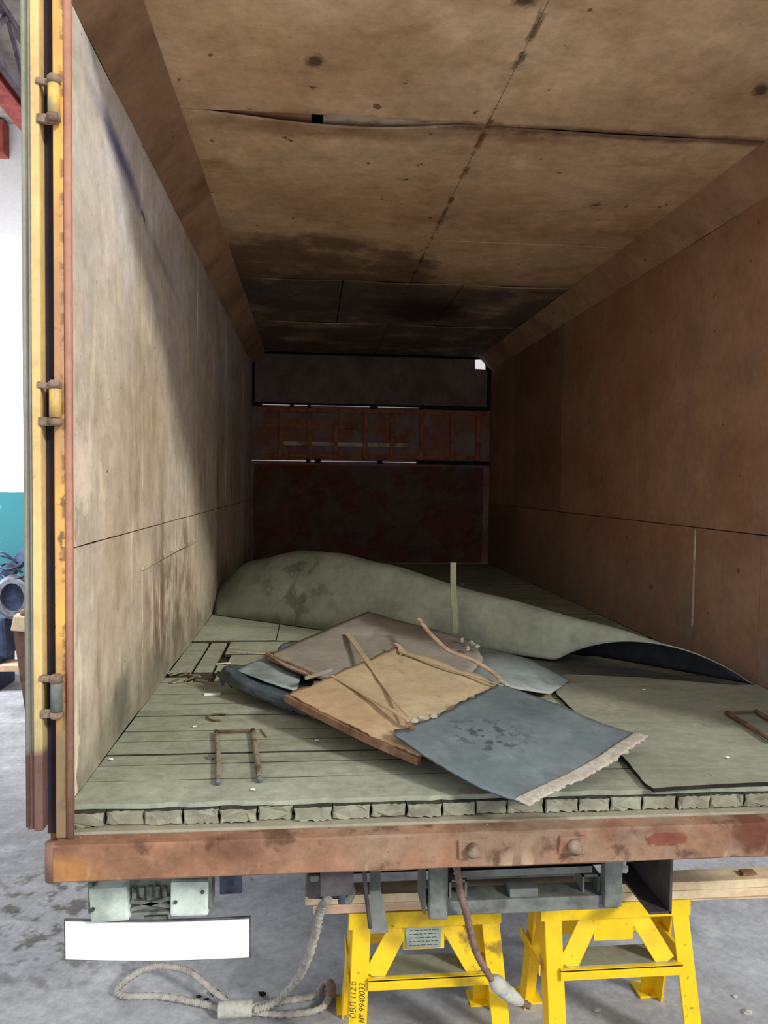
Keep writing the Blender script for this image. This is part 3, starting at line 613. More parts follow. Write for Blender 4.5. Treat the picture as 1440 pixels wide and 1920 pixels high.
for x in (.02, .045, .10, .2, .36, .55, .74, 1.0, 1.3, 1.52, 1.8):
    bm = NB(); tube(bm, [(x, -.045, -.054), (x, -.045, -.052)], [.003, .002], 8); tp('rivet', bm, MAT_HINGE, sill)
# corner post (left), door edge
ZT = 2.12
tp('post_lip', (lambda b: tube(b, [(.0235, -.048, -.05), (.0235, -.047, .6), (.0235, -.048, ZT)], .0085, 12))(NB()), MAT_POSTRED, None, True)
bm = NB(); box(bm, (.020, -.044, -.05), (.024, -.015, ZT), .001); tp('post_flange', bm, MAT_POSTRED)
bm = NB(); box(bm, (-.008, -.050, -.052), (.015, -.030, ZT), .003); tp('corner_post', bm, MAT_POSTYEL)
bm = NB(); box(bm, (-.034, -.026, -.05), (.0, .0, ZT)); tp('post_web', bm, MAT_NAVY)
bm = NB(); box(bm, (-.022, .0, -.10), (-.023, .05, 2.03)); bm.free()
bm = NB(); box(bm, (-.036, -.0, -.12), (-.024, YB+.06, 2.10)); tp('outer_skin', bm, MAT_SKIN)
bm = NB(); box(bm, (W+.024, .0, -.12), (W+.036, YB+.06, 2.10)); tp('outer_skin', bm, MAT_SKIN)
bm = NB(); box(bm, (-.036, .0, 2.085), (W+.036, YB+.06, 2.10)); tp('roof_skin', bm, MAT_SKIN)
bm = NB(); box(bm, (-.03, -.05, 2.04), (W+.03, .0, ZT), .004); tp('roof_header', bm, MAT_RUST)
bm = NB(); box(bm, (.03, -.01, 2.012), (W-.03, .02, 2.045), .003); tp('roof_trim', bm, MAT_CHAM)
bm = NB(); box(bm, (W+.0, -.050, -.052), (W+.036, .0, ZT), .003); tp('corner_post', bm, MAT_POSTYEL)
door = bpy.data.objects.new('rear_door', None); COL.objects.link(door); door.parent = T; door.location = Vector((-.05, 0, 1.0))-Vector(T.location)
bm = NB(); box(bm, (-.071, -.050, -.030), (-.052, 1.08, ZT), .003); tp('door_panel', bm, MAT_DOORGREY, door)
bm = NB(); box(bm, (-.0525, -.060, -.030), (-.0335, 1.08, ZT), .003); tp('door_frame', bm, MAT_DOORYEL, door)
bm = NB(); tube(bm, [(-.0675, -.054, -.02), (-.0685, -.055, 1.0), (-.069, -.054, ZT)], .0045, 8); tp('door_seal', bm, MAT_DOORGREY, door, True)
bm = NB(); tube(bm, [(-.0565, -.052, .15), (-.0565, -.053, 1.0), (-.0565, -.052, ZT)], .0035, 8); tp('door_seal', bm, MAT_DOORGREY, door, True)
for z in (1.606, .941, .281):
    h = bpy.data.objects.new('hinge', None); COL.objects.link(h); h.parent = T; h.location = Vector((-.01, -.06, z))-Vector(T.location)
    b = NB(); tube(b, [(.000, -.066, z-.032), (.000, -.066, z+.032)], .0125, 14); tp('hinge_pin', b, MAT_HINGEP if z > .5 else MAT_STEEL, h, True)
    b = NB(); tube(b, [(.0, -.066, z-.050), (.0, -.066, z-.046), (.0, -.066, z-.034)], [.010, .015, .015], 14); box(b, (-.038, -.064, z-.050), (-.004, -.050, z-.030), .003, jit=.001); tp('lower_knuckle', b, MAT_HINGE, h, True)
    b = NB(); tube(b, [(.0, -.066, z+.033), (.0, -.066, z+.047), (.0, -.066, z+.051)], [.014, .014, .010], 14); box(b, (-.040, -.064, z+.032), (-.004, -.050, z+.046), .003, Euler((0, .15, 0)), jit=.001); tp('upper_knuckle', b, MAT_HINGE, h, True)

# chassis rails
def channel(x_web, sgn, y0, y1, z0, z1, fl_w=.065, t=.008):
    bm = NB(); box(bm, (x_web-t/2, y0, z0), (x_web+t/2, y1, z1)); a, b = sorted((x_web, x_web+sgn*fl_w))
    box(bm, (a, y0, z0), (b, y1, z0+t)); box(bm, (a, y0, z1-t), (b, y1, z1)); return bm
tp('chassis_rail', channel(1.655, -1, .322, 5.4, -.513, -.24), MAT_STEELD)
tp('chassis_rail', channel(.64, 1, .505, 5.4, -.513, -.24), MAT_STEELD)
bm = NB(); box(bm, (.5, .30, -.235), (2.2, .38, -.15), .004); tp('crossmember', bm, MAT_STEELD)
bm = NB(); box(bm, (.70, .60, -.50), (1.59, .63, -.16), .003); tp('crossmember', bm, MAT_DARK)  # dark plate added between the rails to stand for chassis shade
for y in (1.0, 1.9, 2.8, 3.7, 4.6):
    bm = NB(); box(bm, (.0, y, -.14), (W, y+.06, -.07)); tp('crossmember', bm, MAT_STEELD)
bm = NB(); box(bm, (0.60, .0, -.24), (.68, 5.4, -.14)); tp('subframe_beam', bm, MAT_STEELD)
bm = NB(); box(bm, (1.60, .35, -.24), (1.68, 5.4, -.14)); tp('subframe_beam', bm, MAT_STEELD)
# hitch frame between the rails
bm = NB(); box(bm, (.915, .28, -.466), (1.475, .36, -.424), .004); tp('hitch_beam', bm, MAT_STEEL)
bm = NB(); box(bm, (.912, .266, -.470), (.966, .30, -.16), .006); tp('hitch_bracket', bm, MAT_STEEL)
bm = NB(); box(bm, (.900, .30, -.47), (.908, .42, -.2), .001); tp('hitch_bracket', bm, MAT_STEEL)
bm = NB(); box(bm, (1.425, .262, -.452), (1.478, .30, -.16), .006); tp('hitch_bracket', bm, MAT_STEEL)
bm = NB()
box(bm, (1.01, .30, -.366), (1.40, .306, -.340)); box(bm, (1.01, .30, -.346), (1.40, .37, -.340)); box(bm, (1.01, .36, -.405), (1.40, .37, -.340)); tp('channel_bar', bm, MAT_STEEL)
for x0 in (.975, 1.372):
    bm = NB(); box(bm, (x0, .30, -.425), (x0+.006, .38, -.372)); box(bm, (x0+.046, .30, -.425), (x0+.052, .38, -.372)); box(bm, (x0, .30, -.378), (x0+.052, .38, -.372)); tp('channel_end', bm, MAT_STEEL)
bm = NB(); box(bm, (1.15, .285, -.424), (1.235, .33, -.398), .004); tp('buffer_block', bm, MAT_STEEL)
bm = NB(); tube(bm, [(1.492, .29, -.36), (1.492, .29, -.345), (1.492, .29, -.34), (1.492, .29, -.325)], [.013, .013, .007, .007], 6); tp('hex_bolt', bm, MAT_SLEEVE)
bm = NB(); box(bm, (1.48, .36, -.37), (1.55, .37, -.24)); tp('bracket_plate', bm, MAT_STEELD)
# hanging strap plate with thin rod
bm = NB(); vsn = [bm.verts.new(p) for p in ((.742, .30, -.17), (.775, .30, -.17), (.778, .31, -.40), (.800, .30, -.518), (.748, .30, -.520), (.745, .31, -.40))]
bm.faces.new(vsn); bmesh.ops.solidify(bm, geom=bm.faces[:], thickness=.006); tp('strap_plate', bm, MAT_STEEL)
bm = NB(); tube(bm, spline([(.722, .28, -.17), (.728, .28, -.34), (.742, .28, -.46), (.746, .28, -.49)], 14), .006, 8); tp('strap_rod', bm, MAT_STEELD, None, True)
# tow shackle lump
sh = bpy.data.objects.new('tow_shackle', None); COL.objects.link(sh); sh.parent = T; sh.location = Vector((.63, .35, -.40))-Vector(T.location)
bm = NB(); box(bm, (.563, .33, -.432), (.665, .45, -.36), .008, jit=.006); tp('shackle_block', bm, MAT_STEELD, sh)
bm = NB(); box(bm, (.575, .325, -.378), (.600, .345, -.360), .004, jit=.002); tp('shackle_lug', bm, MAT_STEEL, sh)
bm = NB(); tube(bm, spline([(.645, .33, -.365), (.68, .32, -.375), (.694, .32, -.405), (.684, .32, -.430), (.668, .325, -.424)], 18), .012, 10); tp('shackle_loop', bm, MAT_STEEL, sh, True)
bm = NB(); tube(bm, [(.666, .318, -.435), (.666, .318, -.385)], .012, 12); tp('shackle_pin', bm, MAT_RUBBER, sh, True)
# tail lamps
tl = bpy.data.objects.new('tail_lamp_unit', None); COL.objects.link(tl); tl.parent = T; tl.location = Vector((.15, .2, -.34))-Vector(T.location)
bm = NB(); box(bm, (.002, .175, -.384), (.102, .235, -.285), .010, Euler((.1, -.04, 0))); tp('lamp_lens', bm, MAT_LAMP, tl)
bm = NB(); box(bm, (.208, .175, -.376), (.308, .235, -.280), .008, Euler((.05, .02, 0))); tp('lamp_lens', bm, MAT_LAMP, tl)
for x in (-.003, .304):
    bm = NB(); box(bm, (x, .178, -.36), (x+.012, .24, -.27), .003); tp('lamp_bezel', bm, MAT_LAMPB, tl)
bm = NB(); box(bm, (.102, .20, -.375), (.208, .21, -.280), .002)
for k in range(5): box(bm, (.106+.02*k, .188, -.335+.008*(k % 2)), (.118+.02*k, .202, -.300), .002, jit=.002)
bar(bm, (.104, .19, -.335), (.206, .19, -.352), .010, .01); bar(bm, (.104, .19, -.358), (.206, .19, -.330), .010, .01); box(bm, (.110, .185, -.374), (.205, .215, -.366), .002)
tp('lamp_bracket', bm, MAT_LAMPB, tl)
for x, z in ((.012, -.345), (.118, -.300), (.196, -.300), (.222, -.335), (.292, -.31)):
    b = NB(); tube(b, [(x, .170, z), (x, .180, z)], .005, 8); tp('lamp_screw', b, MAT_STEELD, tl)
bm = NB(); box(bm, (.138, .21, -.392), (.186, .25, -.36), .004); tp('plate_lamp', bm, MAT_DARK, tl)
bm = NB(); box(bm, (.15, .22, -.30), (.18, .30, -.14)); tp('lamp_arm', bm, MAT_LAMPB, tl)
bm = NB(); box(bm, (.0, .24, -.30), (.34, .26, -.27)); tp('lamp_rail', bm, MAT_LAMPB, tl)
bm = NB(); box(bm, (.325, .262, -.366), (.386, .268, -.15), .001, jit=.002); tp('rubber_flap', bm, MAT_RUBBER)
# blank number plate, slightly bowed
np_ = bpy.data.objects.new('number_plate', None); COL.objects.link(np_); np_.parent = T; np_.location = Vector((.16, .22, -.48))-Vector(T.location)
TL, TR, BR, BL = V(120, 1724, .22), V(470, 1719, .22), V(470, 1796, .22), V(121, 1800, .22)
def platemesh(inset, y, dip, th):
    bm = NB(); n = 20; a, b = [], []
    for i in range(n+1):
        t = i/n; d = dip*math.sin(math.pi*t)
        tp_ = TL.lerp(TR, t); bt = BL.lerp(BR, t); ix = inset*(1-2*t)
        a.append(bm.verts.new((tp_.x+ix, y, tp_.z-inset-d))); b.append(bm.verts.new((bt.x+ix, y, bt.z+inset-d)))
    fs = [bm.faces.new((a[i], a[i+1], b[i+1], b[i])) for i in range(n)]
    
    c_ = [bm.verts.new(v.co+Vector((0, th, 0))) for v in a]; d_ = [bm.verts.new(v.co+Vector((0, th, 0))) for v in b]
    for i in range(n):
        bm.faces.new((c_[i], d_[i], d_[i+1], c_[i+1])); bm.faces.new((a[i], c_[i], c_[i+1], a[i+1])); bm.faces.new((b[i], b[i+1], d_[i+1], d_[i]))
    bm.faces.new((a[0], b[0], d_[0], c_[0])); bm.faces.new((a[n], c_[n], d_[n], b[n])); return bm
tp('plate_frame', platemesh(0, .220, .006, .006), MAT_RIM, np_)
tp('plate_face', platemesh(.004, .216, .006, .003), MAT_PLATE, np_)
bm = NB(); box(bm, (.13, .225, -.43), (.19, .245, -.40)); tp('plate_bracket', bm, MAT_LAMPB, np_)

# ============================================================ TIMBERS AND STANDS
t = empty('support_plank', (1.5, .56, -.57), 'pair of pale sawn planks laid across the yellow stands under the chassis', 'timber planks')
yb0, yb1 = .50, .575
def tplank(x0, x1, z0, z1, y0=yb0, seed=0):
    bm = NB(); n = 24; rings = []
    for i in range(n+1):
        x = x0+(x1-x0)*i/n; d = .0025*noise.noise(Vector((x*5, seed, 0)))
        rings.append([bm.verts.new(p) for p in ((x, y0+d, z0+d), (x, yb1, z0+d), (x, yb1, z1+d*.3), (x, y0+d, z1+d*.3))])
    for a, b in zip(rings, rings[1:]):
        for q in range(4): bm.faces.new((a[q], b[q], b[(q+1) % 4], a[(q+1) % 4]))
    bm.faces.new(rings[0]); bm.faces.new(rings[-1])
    return obj('plank', bm, MAT_TIMBER, t)
tplank(.56, 2.75, -.542, -.515, seed=1); tplank(.585, 2.75, -.571, -.544, seed=2); tplank(1.83, 2.75, -.596, -.573, .53, 3)
bm = NB(); box(bm, (2.0, .515, -.511), (2.05, .545, -.504), .002, jit=.001); tag(obj('wood_chip', bm, MAT_EDGE), 'small dark chip lying on the pale timber under the sill', 'wood chip')

def stand(x0, label, left):
    zt = -.574; wd = .485 if left else .50
    s = empty('jack_stand', (x0+wd/2, .62, G), label, 'jack stand', 'yellow steel stands under the truck')
    yf, yk = .50, .665; rb = .075     # front face, rear face, bottom splay
    def L(name, bm, mat=MAT_YEL): return obj(name, bm, mat, s)
    L('top_bar', box(NB(), (x0, yf-.002, zt-.052), (x0+wd, yf+.05, zt), .002)); L('top_bar', box(NB(), (x0, yk-.05, zt-.052), (x0+wd, yk, zt), .002))
    L('top_plate', box(NB(), (x0+.01, yf+.05, zt-.010), (x0+wd-.01, yk-.049, zt-.002)))
    for sx in (0, 1):
        for sy in (0, 1):
            y = yf+.004 if sy == 0 else yk-.012; yb = y-.05 if sy == 0 else y+.17
            xa = x0+.034 if sx == 0 else x0+wd-.034; xb = xa+(.03 if sx else (-.012 if left else .01))*1.6
            bm = NB(); xa += .006 if sx == 0 else 0; xb += .006 if sx == 0 else 0; bar(bm, (xa, y, zt-.045), (xb, yb, G), .056, .008, (1, 0, 0), .001)
            xi = xa+(-.025 if sx == 0 else .025); xj = xb+(-.025 if sx == 0 else .025)
            bar(bm, (xi, y+(.03 if sy == 0 else -.03), zt-.045), (xj, yb+(.03 if sy == 0 else -.03), G), .06, .008, (0, 1, 0), .001)
            L('leg', bm)
            bm = NB(); box(bm, (xb-.045, yb-.04, G), (xb+.045, yb+.05, G+.008), .001); L('foot_plate', bm)
    zc = -.775; k = (zt-zc)/(zt-G)
    bm = NB(); box(bm, (x0+.06, yf-.030, zc-.030), (x0+wd-.035, yf-.022, zc+.004), .001); box(bm, (x0+.06, yf-.030, zc-.002), (x0+wd-.035, yf+.085, zc+.005), .001); L('crossbar', bm)
    bm = NB(); box(bm, (x0+.05, yk+.05, zc-.03), (x0+wd-.04, yk+.058, zc+.02), .001); L('crossbar', bm)
    bm = NB(); box(bm, (x0+.075, yf-.018, zc+.006), (x0+wd-.06, yf+.080, zc+.009)); L('dust_tray', bm, MAT_MAT)
    for sx in (0, 1):
        xs_ = x0-.0 if sx == 0 else x0+wd; bm = NB(); box(bm, (xs_-.006+(.004 if sx == 0 else -.004), yf+.0, zc-.03), (xs_+.002, yk+.06, zc+.005), .001); L('side_rail', bm)
    c = x0+wd/2
    for sx in (-1, 1):
        bm = NB(); bar(bm, (c+sx*.075, yf+.022, zt-.048), (c+sx*.165, yf-.014, zc+.006), .062, .008, (1, 0, 0), .001); L('brace', bm)
    bm = NB(); box(bm, (c-.070, yf+.010, zt-.130), (c+.062, yf+.018, zt-.05), .001); L('gusset_plate', bm)
    if left:
        lb = L('data_label', box(NB(), (c-.062, yf+.004, zt-.123), (c+.050, yf+.010, zt-.053), .001), MAT_LABEL)
        for q in range(5):
            bm = NB(); n0 = c-.052; xx = n0
            while xx < c+.038:
                w_ = random.uniform(.006, .018); box(bm, (xx, yf+.0030, zt-.0655-q*.012), (min(xx+w_, c+.042), yf+.0042, zt-.0640-q*.012)); xx += w_+.004
            o = obj('print_line', bm, MAT_INK, lb); 
    return s
def text(parent, body, loc, size, rot, mat, name='lettering'):
    cu = bpy.data.curves.new(name, 'FONT'); cu.body = body; cu.size = size; cu.extrude = .0002; cu.shear = .2; cu.materials.append(mat)
    tmp = bpy.data.objects.new('tmp', cu); COL.objects.link(tmp); bpy.context.view_layer.update()
    me = bpy.data.meshes.new_from_object(tmp.evaluated_get(bpy.context.evaluated_depsgraph_get())); bpy.data.objects.remove(tmp)
    o = bpy.data.objects.new(name, me); COL.objects.link(o); o.parent = parent; o.location = Vector(loc)-wpos(parent); o.rotation_euler = rot; return o
s1 = stand(.697, 'yellow steel stand with grey label plate and black handwriting on its leg', True)
s2 = stand(1.312, 'yellow steel stand without a label, under the open channel chassis rail', False)
text(s1, '\u0412 \u2116 9940033', (.744, .4335, -.905), .026, (math.radians(82), math.radians(-90), 0), MAT_INK)
text(s1, '\u041E\u0412\u041B 112.\u0431', (.717, .4395, -.87), .025, (math.radians(82), math.radians(-90), 0), MAT_INK)

# ============================================================ ROPES
zr = G+.018
t = empty('tow_rope', (.55, .9, G), 'pale twisted tow rope hanging from the shackle and looped on the concrete', 'rope')
pts = [(.626, .300, -.412), V(600, 1710, .36), V(592, 1750, .42), V(572, 1810, .55), P(545, 1852, zr+.09), P(510, 1882, zr+.03), P(478, 1893, zr+.015)]
obj('hanging_length', rope(NB(), pts, 130, .014, 34), MAT_ROPE, t, True)
pts = [P(440, 1893, zr), P(400, 1858, zr+.05), P(350, 1820, zr+.08), P(290, 1813, zr+.06), P(245, 1832, zr+.02), P(219, 1858, zr), P(240, 1868, zr), P(300, 1868, zr), P(370, 1880, zr), P(430, 1896, zr)]
obj('eye_loop', rope(NB(), pts, 180, .0125, 46), MAT_ROPE, t, True)
pts = [P(470, 1888, zr+.02), P(530, 1878, zr+.01), P(590, 1866, zr), P(606, 1846, zr), P(620, 1845, zr+.01), P(618, 1868, zr), P(595, 1894, zr), P(530, 1902, zr), P(470, 1897, zr)]
obj('eye_loop', rope(NB(), pts, 160, .0125, 42), MAT_ROPE, t, True)
b = NB(); tube(b, spline([P(618, 1844, zr+.008), P(622, 1854, zr+.008), P(617, 1870, zr)], 8), .0175, 10); obj('worn_patch', b, MAT_ROPEB, t, True)
a, b_ = P(408, 1894, zr+.012), P(474, 1890, zr+.012)
b = NB(); tube(b, spline([a, a.lerp(b_, .1), a.lerp(b_, .5), a.lerp(b_, .9), b_], 12), [.012, .026, .028, .027, .028, .027, .028, .027, .028, .027, .028, .024, .012], 14); obj('cloth_sleeve', b, MAT_SLEEVE, t, True)
t = empty('hanging_rope', (1.05, .4, -.6), 'brown rope hanging over the hitch beam, end bound in white cloth', 'rope')
pts = [(.965, .24, -.16), V(862, 1665, .235), V(873, 1705, .235), V(882, 1745, .28), V(893, 1785, .32), V(915, 1825, .36), V(932, 1848, .38), V(958, 1868, .40), V(992, 1886, .42)]
obj('rope_length', rope(NB(), pts, 130, .0115, 34), MAT_ROPEB, t, True)
b = NB(); tube(b, spline([V(924, 1836, .365), V(940, 1852, .385), V(958, 1867, .40), V(978, 1880, .41)], 10), [.012, .022, .026, .023, .025, .021, .024, .020, .020, .016, .011], 12); obj('cloth_sleeve', b, MAT_SLEEVE, t, True)

# ============================================================ THINGS ON THE CARGO FLOOR
# big curled lining sheet
import bisect
hu = [(0, .10), (.11, .30), (.25, .385), (.37, .388), (.48, .355), (.70, .262), (.90, .187), (1.0, .137)]
def hgt(u):
    i = min(max(bisect.bisect([a for a, _ in hu], u)-1, 0), len(hu)-2); (a, ha), (b, hb) = hu[i], hu[i+1]; t = (u-a)/(b-a); t = t*t*(3-2*t)*.5+t*.5
    return ha+(hb-ha)*t
bm = NB(); nu, nv = 72, 30; g = []
F0, F1, K0, K1 = Vector((.02, 2.62, 0)), Vector((1.62, 1.36, 0)), Vector((.02, 3.55, 0)), Vector((2.275, .925, 0))
for i in range(nu+1):
    u = i/nu; fr, bk_ = F0.lerp(F1, u), K0.lerp(K1, u); row = []
    for j in range(nv+1):
        v = j/nv; a = math.pi*v
        prof = max(0, math.sin(a))**.72
        lean = .10*math.sin(a)*(1-u)
        p = fr.lerp(bk_, v)+Vector((0, 0, hgt(u)*prof))
        p += Vector((-.04, -.06, 0))*math.sin(a)*(1 if v < .5 else .3)*(1-u)
        dn = noise.noise(Vector((u*5, v*3, 2)))*.022*math.sin(a)*(1-.75*u)+noise.noise(Vector((u*12, v*7, 7)))*.010*math.sin(a)*(1-u)
        # crumple near the far end
        dn -= .035*math.exp(-((u-.27)/.05)**2-((v-.30)/.14)**2)
        dn -= .022*math.exp(-((u-.56)/.05)**2-((v-.22)/.12)**2)
        p += Vector((-.3, -.5, .7))*dn
        p.x = min(max(p.x, .006), W-.008); p.z = max(p.z, .005 if u < .8 else .016)
        row.append(bm.verts.new(p))
    g.append(row)
for i in range(nu):
    for j in range(nv): bm.faces.new((g[i][j], g[i+1][j], g[i+1][j+1], g[i][j+1]))
bmesh.ops.recalc_face_normals(bm, faces=bm.faces)
o = tag(obj('curled_sheet', bm, MAT_TUBE, None, True, origin=(1.1, 2.0, 0)), 'large curled grey-green lining sheet arching across the floor from wall to wall', 'sheet')
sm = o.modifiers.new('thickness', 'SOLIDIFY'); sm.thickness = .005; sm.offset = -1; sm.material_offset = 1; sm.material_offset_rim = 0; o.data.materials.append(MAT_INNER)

# flat mat at the right of the floor, rounded corner
bm = NB(); o_ = []
c0 = P(1225, 1478, .012)
pts = [P(1045, 1302, .012), P(1110, 1365, .012), P(1168, 1418, .012), P(1200, 1456, .012), P(1212, 1470, .012), c0, P(1300, 1472, .012), P(1440, 1466, .012), Vector((2.27, c0.y-.01, .012)), Vector((2.285, .94, .012)), P(1380, 1285, .012), P(1200, 1270, .012), P(1060, 1264, .012), P(1035, 1280, .012)]
loop = []
for i in range(len(pts)):
    a, b = pts[i], pts[(i+1) % len(pts)]
    for q in range(6):
        p = a.lerp(b, q/6); p.z = .012+.0015*noise.noise(p*12); loop.append(p+Vector((noise.noise(p*20), noise.noise(p*20+Vector((5, 0, 0))), 0))*.0025)
tv = [bm.verts.new(p) for p in loop]; bv = [bm.verts.new(p-Vector((0, 0, .010))) for p in loop]; m_ = len(loop)
for i in range(m_): bm.faces.new((tv[i], tv[(i+1) % m_], bv[(i+1) % m_], bv[i])).material_index = 1
bm.faces.new(tv); bm.faces.new(bv); bmesh.ops.triangulate(bm, faces=[f for f in bm.faces if len(f.verts) > 4])
tag(obj('floor_mat', bm, [MAT_MAT, MAT_DARK], None, origin=(1.8, .6, 0)), 'flat dusty grey-green mat with rounded corner lying beside the curled sheet', 'mat')

# ---- bottom sheet with curled end
t = empty('curled_lining_piece', (.5, 1.1, .01), 'dark blue-grey lining piece with curled end, under the brown boards', 'sheet')
rows = [[P(478, 1243, .075), P(545, 1238, .060), P(640, 1235, .04), P(740, 1235, .03)],
        [P(442, 1247, .092), P(500, 1262, .078), P(590, 1280, .05), P(700, 1300, .025)],
        [P(422, 1252, .104), P(470, 1274, .092), P(545, 1303, .066), P(640, 1335, .038)],
        [P(410, 1262, .078), P(452, 1292, .058), P(540, 1322, .040), P(640, 1352, .022)],
        [P(418, 1278, .050), P(462, 1297, .036), P(545, 1332, .024), P(640, 1360, .012)]]
bm = NB(); sheet(bm, rows, 26, 20, .004, (.01, .018, .028, 0), .012, 3); obj('lining', bm, [MAT_DBLUE, MAT_DBLUE], t, True)
rows = [[P(500, 1236, .074), P(545, 1230, .068), P(600, 1232, .05)], [P(462, 1248, .090), P(510, 1250, .084), P(570, 1258, .07)], [P(446, 1258, .100), P(492, 1278, .090), P(556, 1299, .074)]]
bm = NB(); sheet(bm, [[p+Vector((0, 0, .004)) for p in r] for r in rows], 12, 12, .003, (.01, .006, .01, .0), .003, 5); obj('lit_face', bm, [MAT_PBLUE, MAT_PBLUE], t, True)  # paler sheet on top paints the lit upper side of the curl
rows = [[P(532, 1205, .06), P(560, 1201, .06), P(600, 1198, .06)], [P(522, 1214, .07), P(550, 1216, .07), P(600, 1218, .06)], [P(518, 1224, .07), P(550, 1228, .07), P(600, 1230, .05)]]
bm = NB(); sheet(bm, rows, 8, 8, .003, (.006, .006, .008, .0), .003, 15); obj('lining', bm, [MAT_BLUE, MAT_BLUE], t, True)
# ---- pale piece at the right of the pile
rows = [[P(850, 1206, .045), P(925, 1218, .055), P(1000, 1240, .055), P(1066, 1274, .022)],
        [P(838, 1232, .03), P(910, 1245, .058), P(985, 1262, .062), P(1050, 1288, .022)],
        [P(830, 1262, .03), P(900, 1280, .052), P(965, 1290, .055), P(1033, 1301, .020)]]
bm = NB(); sheet(bm, rows, 22, 12, .005, (.008, .004, 0, .008), .004, 8)
tag(obj('lining_piece', bm, [MAT_PBLUE, MAT_FRAY], None, True, origin=(1.4, 1.1, 0)), 'pale blue-grey lining piece jutting out between the pile and the arched sheet', 'sheet')
# ---- grey-brown board
rows = [[P(690, 1146, .140), P(760, 1166, .125), P(820, 1182, .11), P(878, 1199, .092)],
        [P(595, 1187, .118), P(690, 1203, .108), P(780, 1225, .095), P(905, 1238, .080)],
        [P(502, 1228, .120), P(560, 1258, .108), P(690, 1290, .082), P(850, 1290, .066)]]
t = empty('dusty_board', (.8, 1.5, .01), 'grey-brown dusty board lying under the torn tan panel', 'board')
bm = NB(); sheet(bm, rows, 24, 18, .006, (.004, .008, .003, .012), .004, 12); obj('board_face', bm, [MAT_P1, MAT_EDGE], t, True)
bm = NB(); bar(bm, P(500, 1229, .113), P(588, 1268, .098), .022, .018, (0, 0, 1), .003); obj('edge_batten', bm, MAT_EDGE, t)
bm = NB(); bar(bm, P(572, 1272, .126), P(622, 1256, .130), .012, .008, (0, 0, 1), .002); obj('splinter', bm, MAT_P1, t)
# ---- torn panel : tan board + blue-grey lining + frayed edge
t = empty('torn_panel', (1.0, .6, .01), 'torn panel, bare tan board half covered by blue-grey lining with pale frayed edge', 'panel')
rows = [[P(745, 1213, .128), P(845, 1248, .122), P(942, 1284, .112), P(1000, 1318, .09)],
        [P(640, 1258, .130), P(745, 1300, .118), P(850, 1335, .100), P(900, 1360, .085)],
        [P(537, 1300, .118), P(620, 1342, .100), P(710, 1385, .082), P(785, 1416, .064)]]
TR_ = rows
bm = NB(); sheet(bm, rows, 34, 26, .007, (.006, .006, .026, 0), .006, 21); obj('bare_board', bm, [MAT_TAN, MAT_EDGE], t, True)
bm = NB(); e = spline([p-Vector((0, 0, .014)) for p in rows[2]], 10)
for a, b in zip(e, e[1:]): bar(bm, a, b+(b-a)*.06, .020, .016, (0, 0, 1))
obj('broken_edge_strip', bm, MAT_EDGE, t)
rows = [[P(936, 1281, .124), P(1030, 1314, .106), P(1120, 1352, .080), P(1210, 1380, .066)],
        [P(852, 1325, .120), P(950, 1373, .098), P(1030, 1412, .072), P(1115, 1444, .048)],
        [P(737, 1377, .104), P(820, 1430, .074), P(900, 1475, .048), P(985, 1510, .024)]]
bm = NB(); sheet(bm, rows, 34, 26, .004, (.003, .003, .022, .004), .004, 33); obj('grey_lining', bm, [MAT_BLUE, MAT_DBLUE], t, True)
rows2 = []
for k in range(3):
    a = rows[k][3]; d = (rows[k][3]-rows[k][2]).normalized(); n = Vector((0, 0, .005)); rows2.append([a-d*.028+n, a-d*.015+n, a+d*.008+n*.6])
bm = NB(); sheet(bm, rows2, 6, 60, .005, (.0, .0, .003, .0075), .003, 41); obj('frayed_edge', bm, [MAT_FRAY, MAT_FRAY], t, True)
def strip(name, pts, w0, w1, mat, parent, n=16, th=.003, side=(1, .2, 0)):
    bm = NB(); c = spline(pts, n); L_, R2_, Lb, Rb = [], [], [], []
    for i, p in enumerate(c):
        d = (c[min(i+1, n)]-c[max(i-1, 0)]).normalized(); s = Vector(side); s = (s-d*s.dot(d)).normalized(); wd = w0+(w1-w0)*i/n; nn_ = s.cross(d).normalized()
        if nn_.z < 0: nn_ = -nn_
        wd *= 1+.12*noise.noise(p*40)
        L_.append(bm.verts.new(p+s*wd/2)); R2_.append(bm.verts.new(p-s*wd/2)); Lb.append(bm.verts.new(p+s*wd/2-nn_*th)); Rb.append(bm.verts.new(p-s*wd/2-nn_*th))
    for i in range(n):
        bm.faces.new((L_[i], L_[i+1], R2_[i+1], R2_[i])); bm.faces.new((Lb[i], Rb[i], Rb[i+1], Lb[i+1]))
        bm.faces.new((L_[i], Lb[i], Lb[i+1], L_[i+1])); bm.faces.new((R2_[i], R2_[i+1], Rb[i+1], Rb[i]))
    bm.faces.new((L_[0], R2_[0], Rb[0], Lb[0])); bm.faces.new((L_[n], R2_[n], Rb[n], Lb[n]))
    return obj(name, bm, mat, parent)
strip('torn_splinter', [P(651, 1186, .126), P(690, 1240, .136), P(735, 1305, .125), P(772, 1350, .119)], .024, .006, MAT_TAN, t, side=(1, 0, 0))
strip('torn_splinter', [P(622, 1266, .130), P(690, 1305, .126), P(768, 1350, .120)], .012, .016, MAT_TAN, t)
strip('torn_splinter', [P(752, 1222, .136), P(845, 1255, .130), P(942, 1285, .124)], .014, .008, MAT_TAN, t, side=(.3, 1, 0))
strip('torn_splinter', [P(741, 1205, .142), P(750, 1213, .136), P(756, 1226, .132)], .012, .026, MAT_TAN, t)
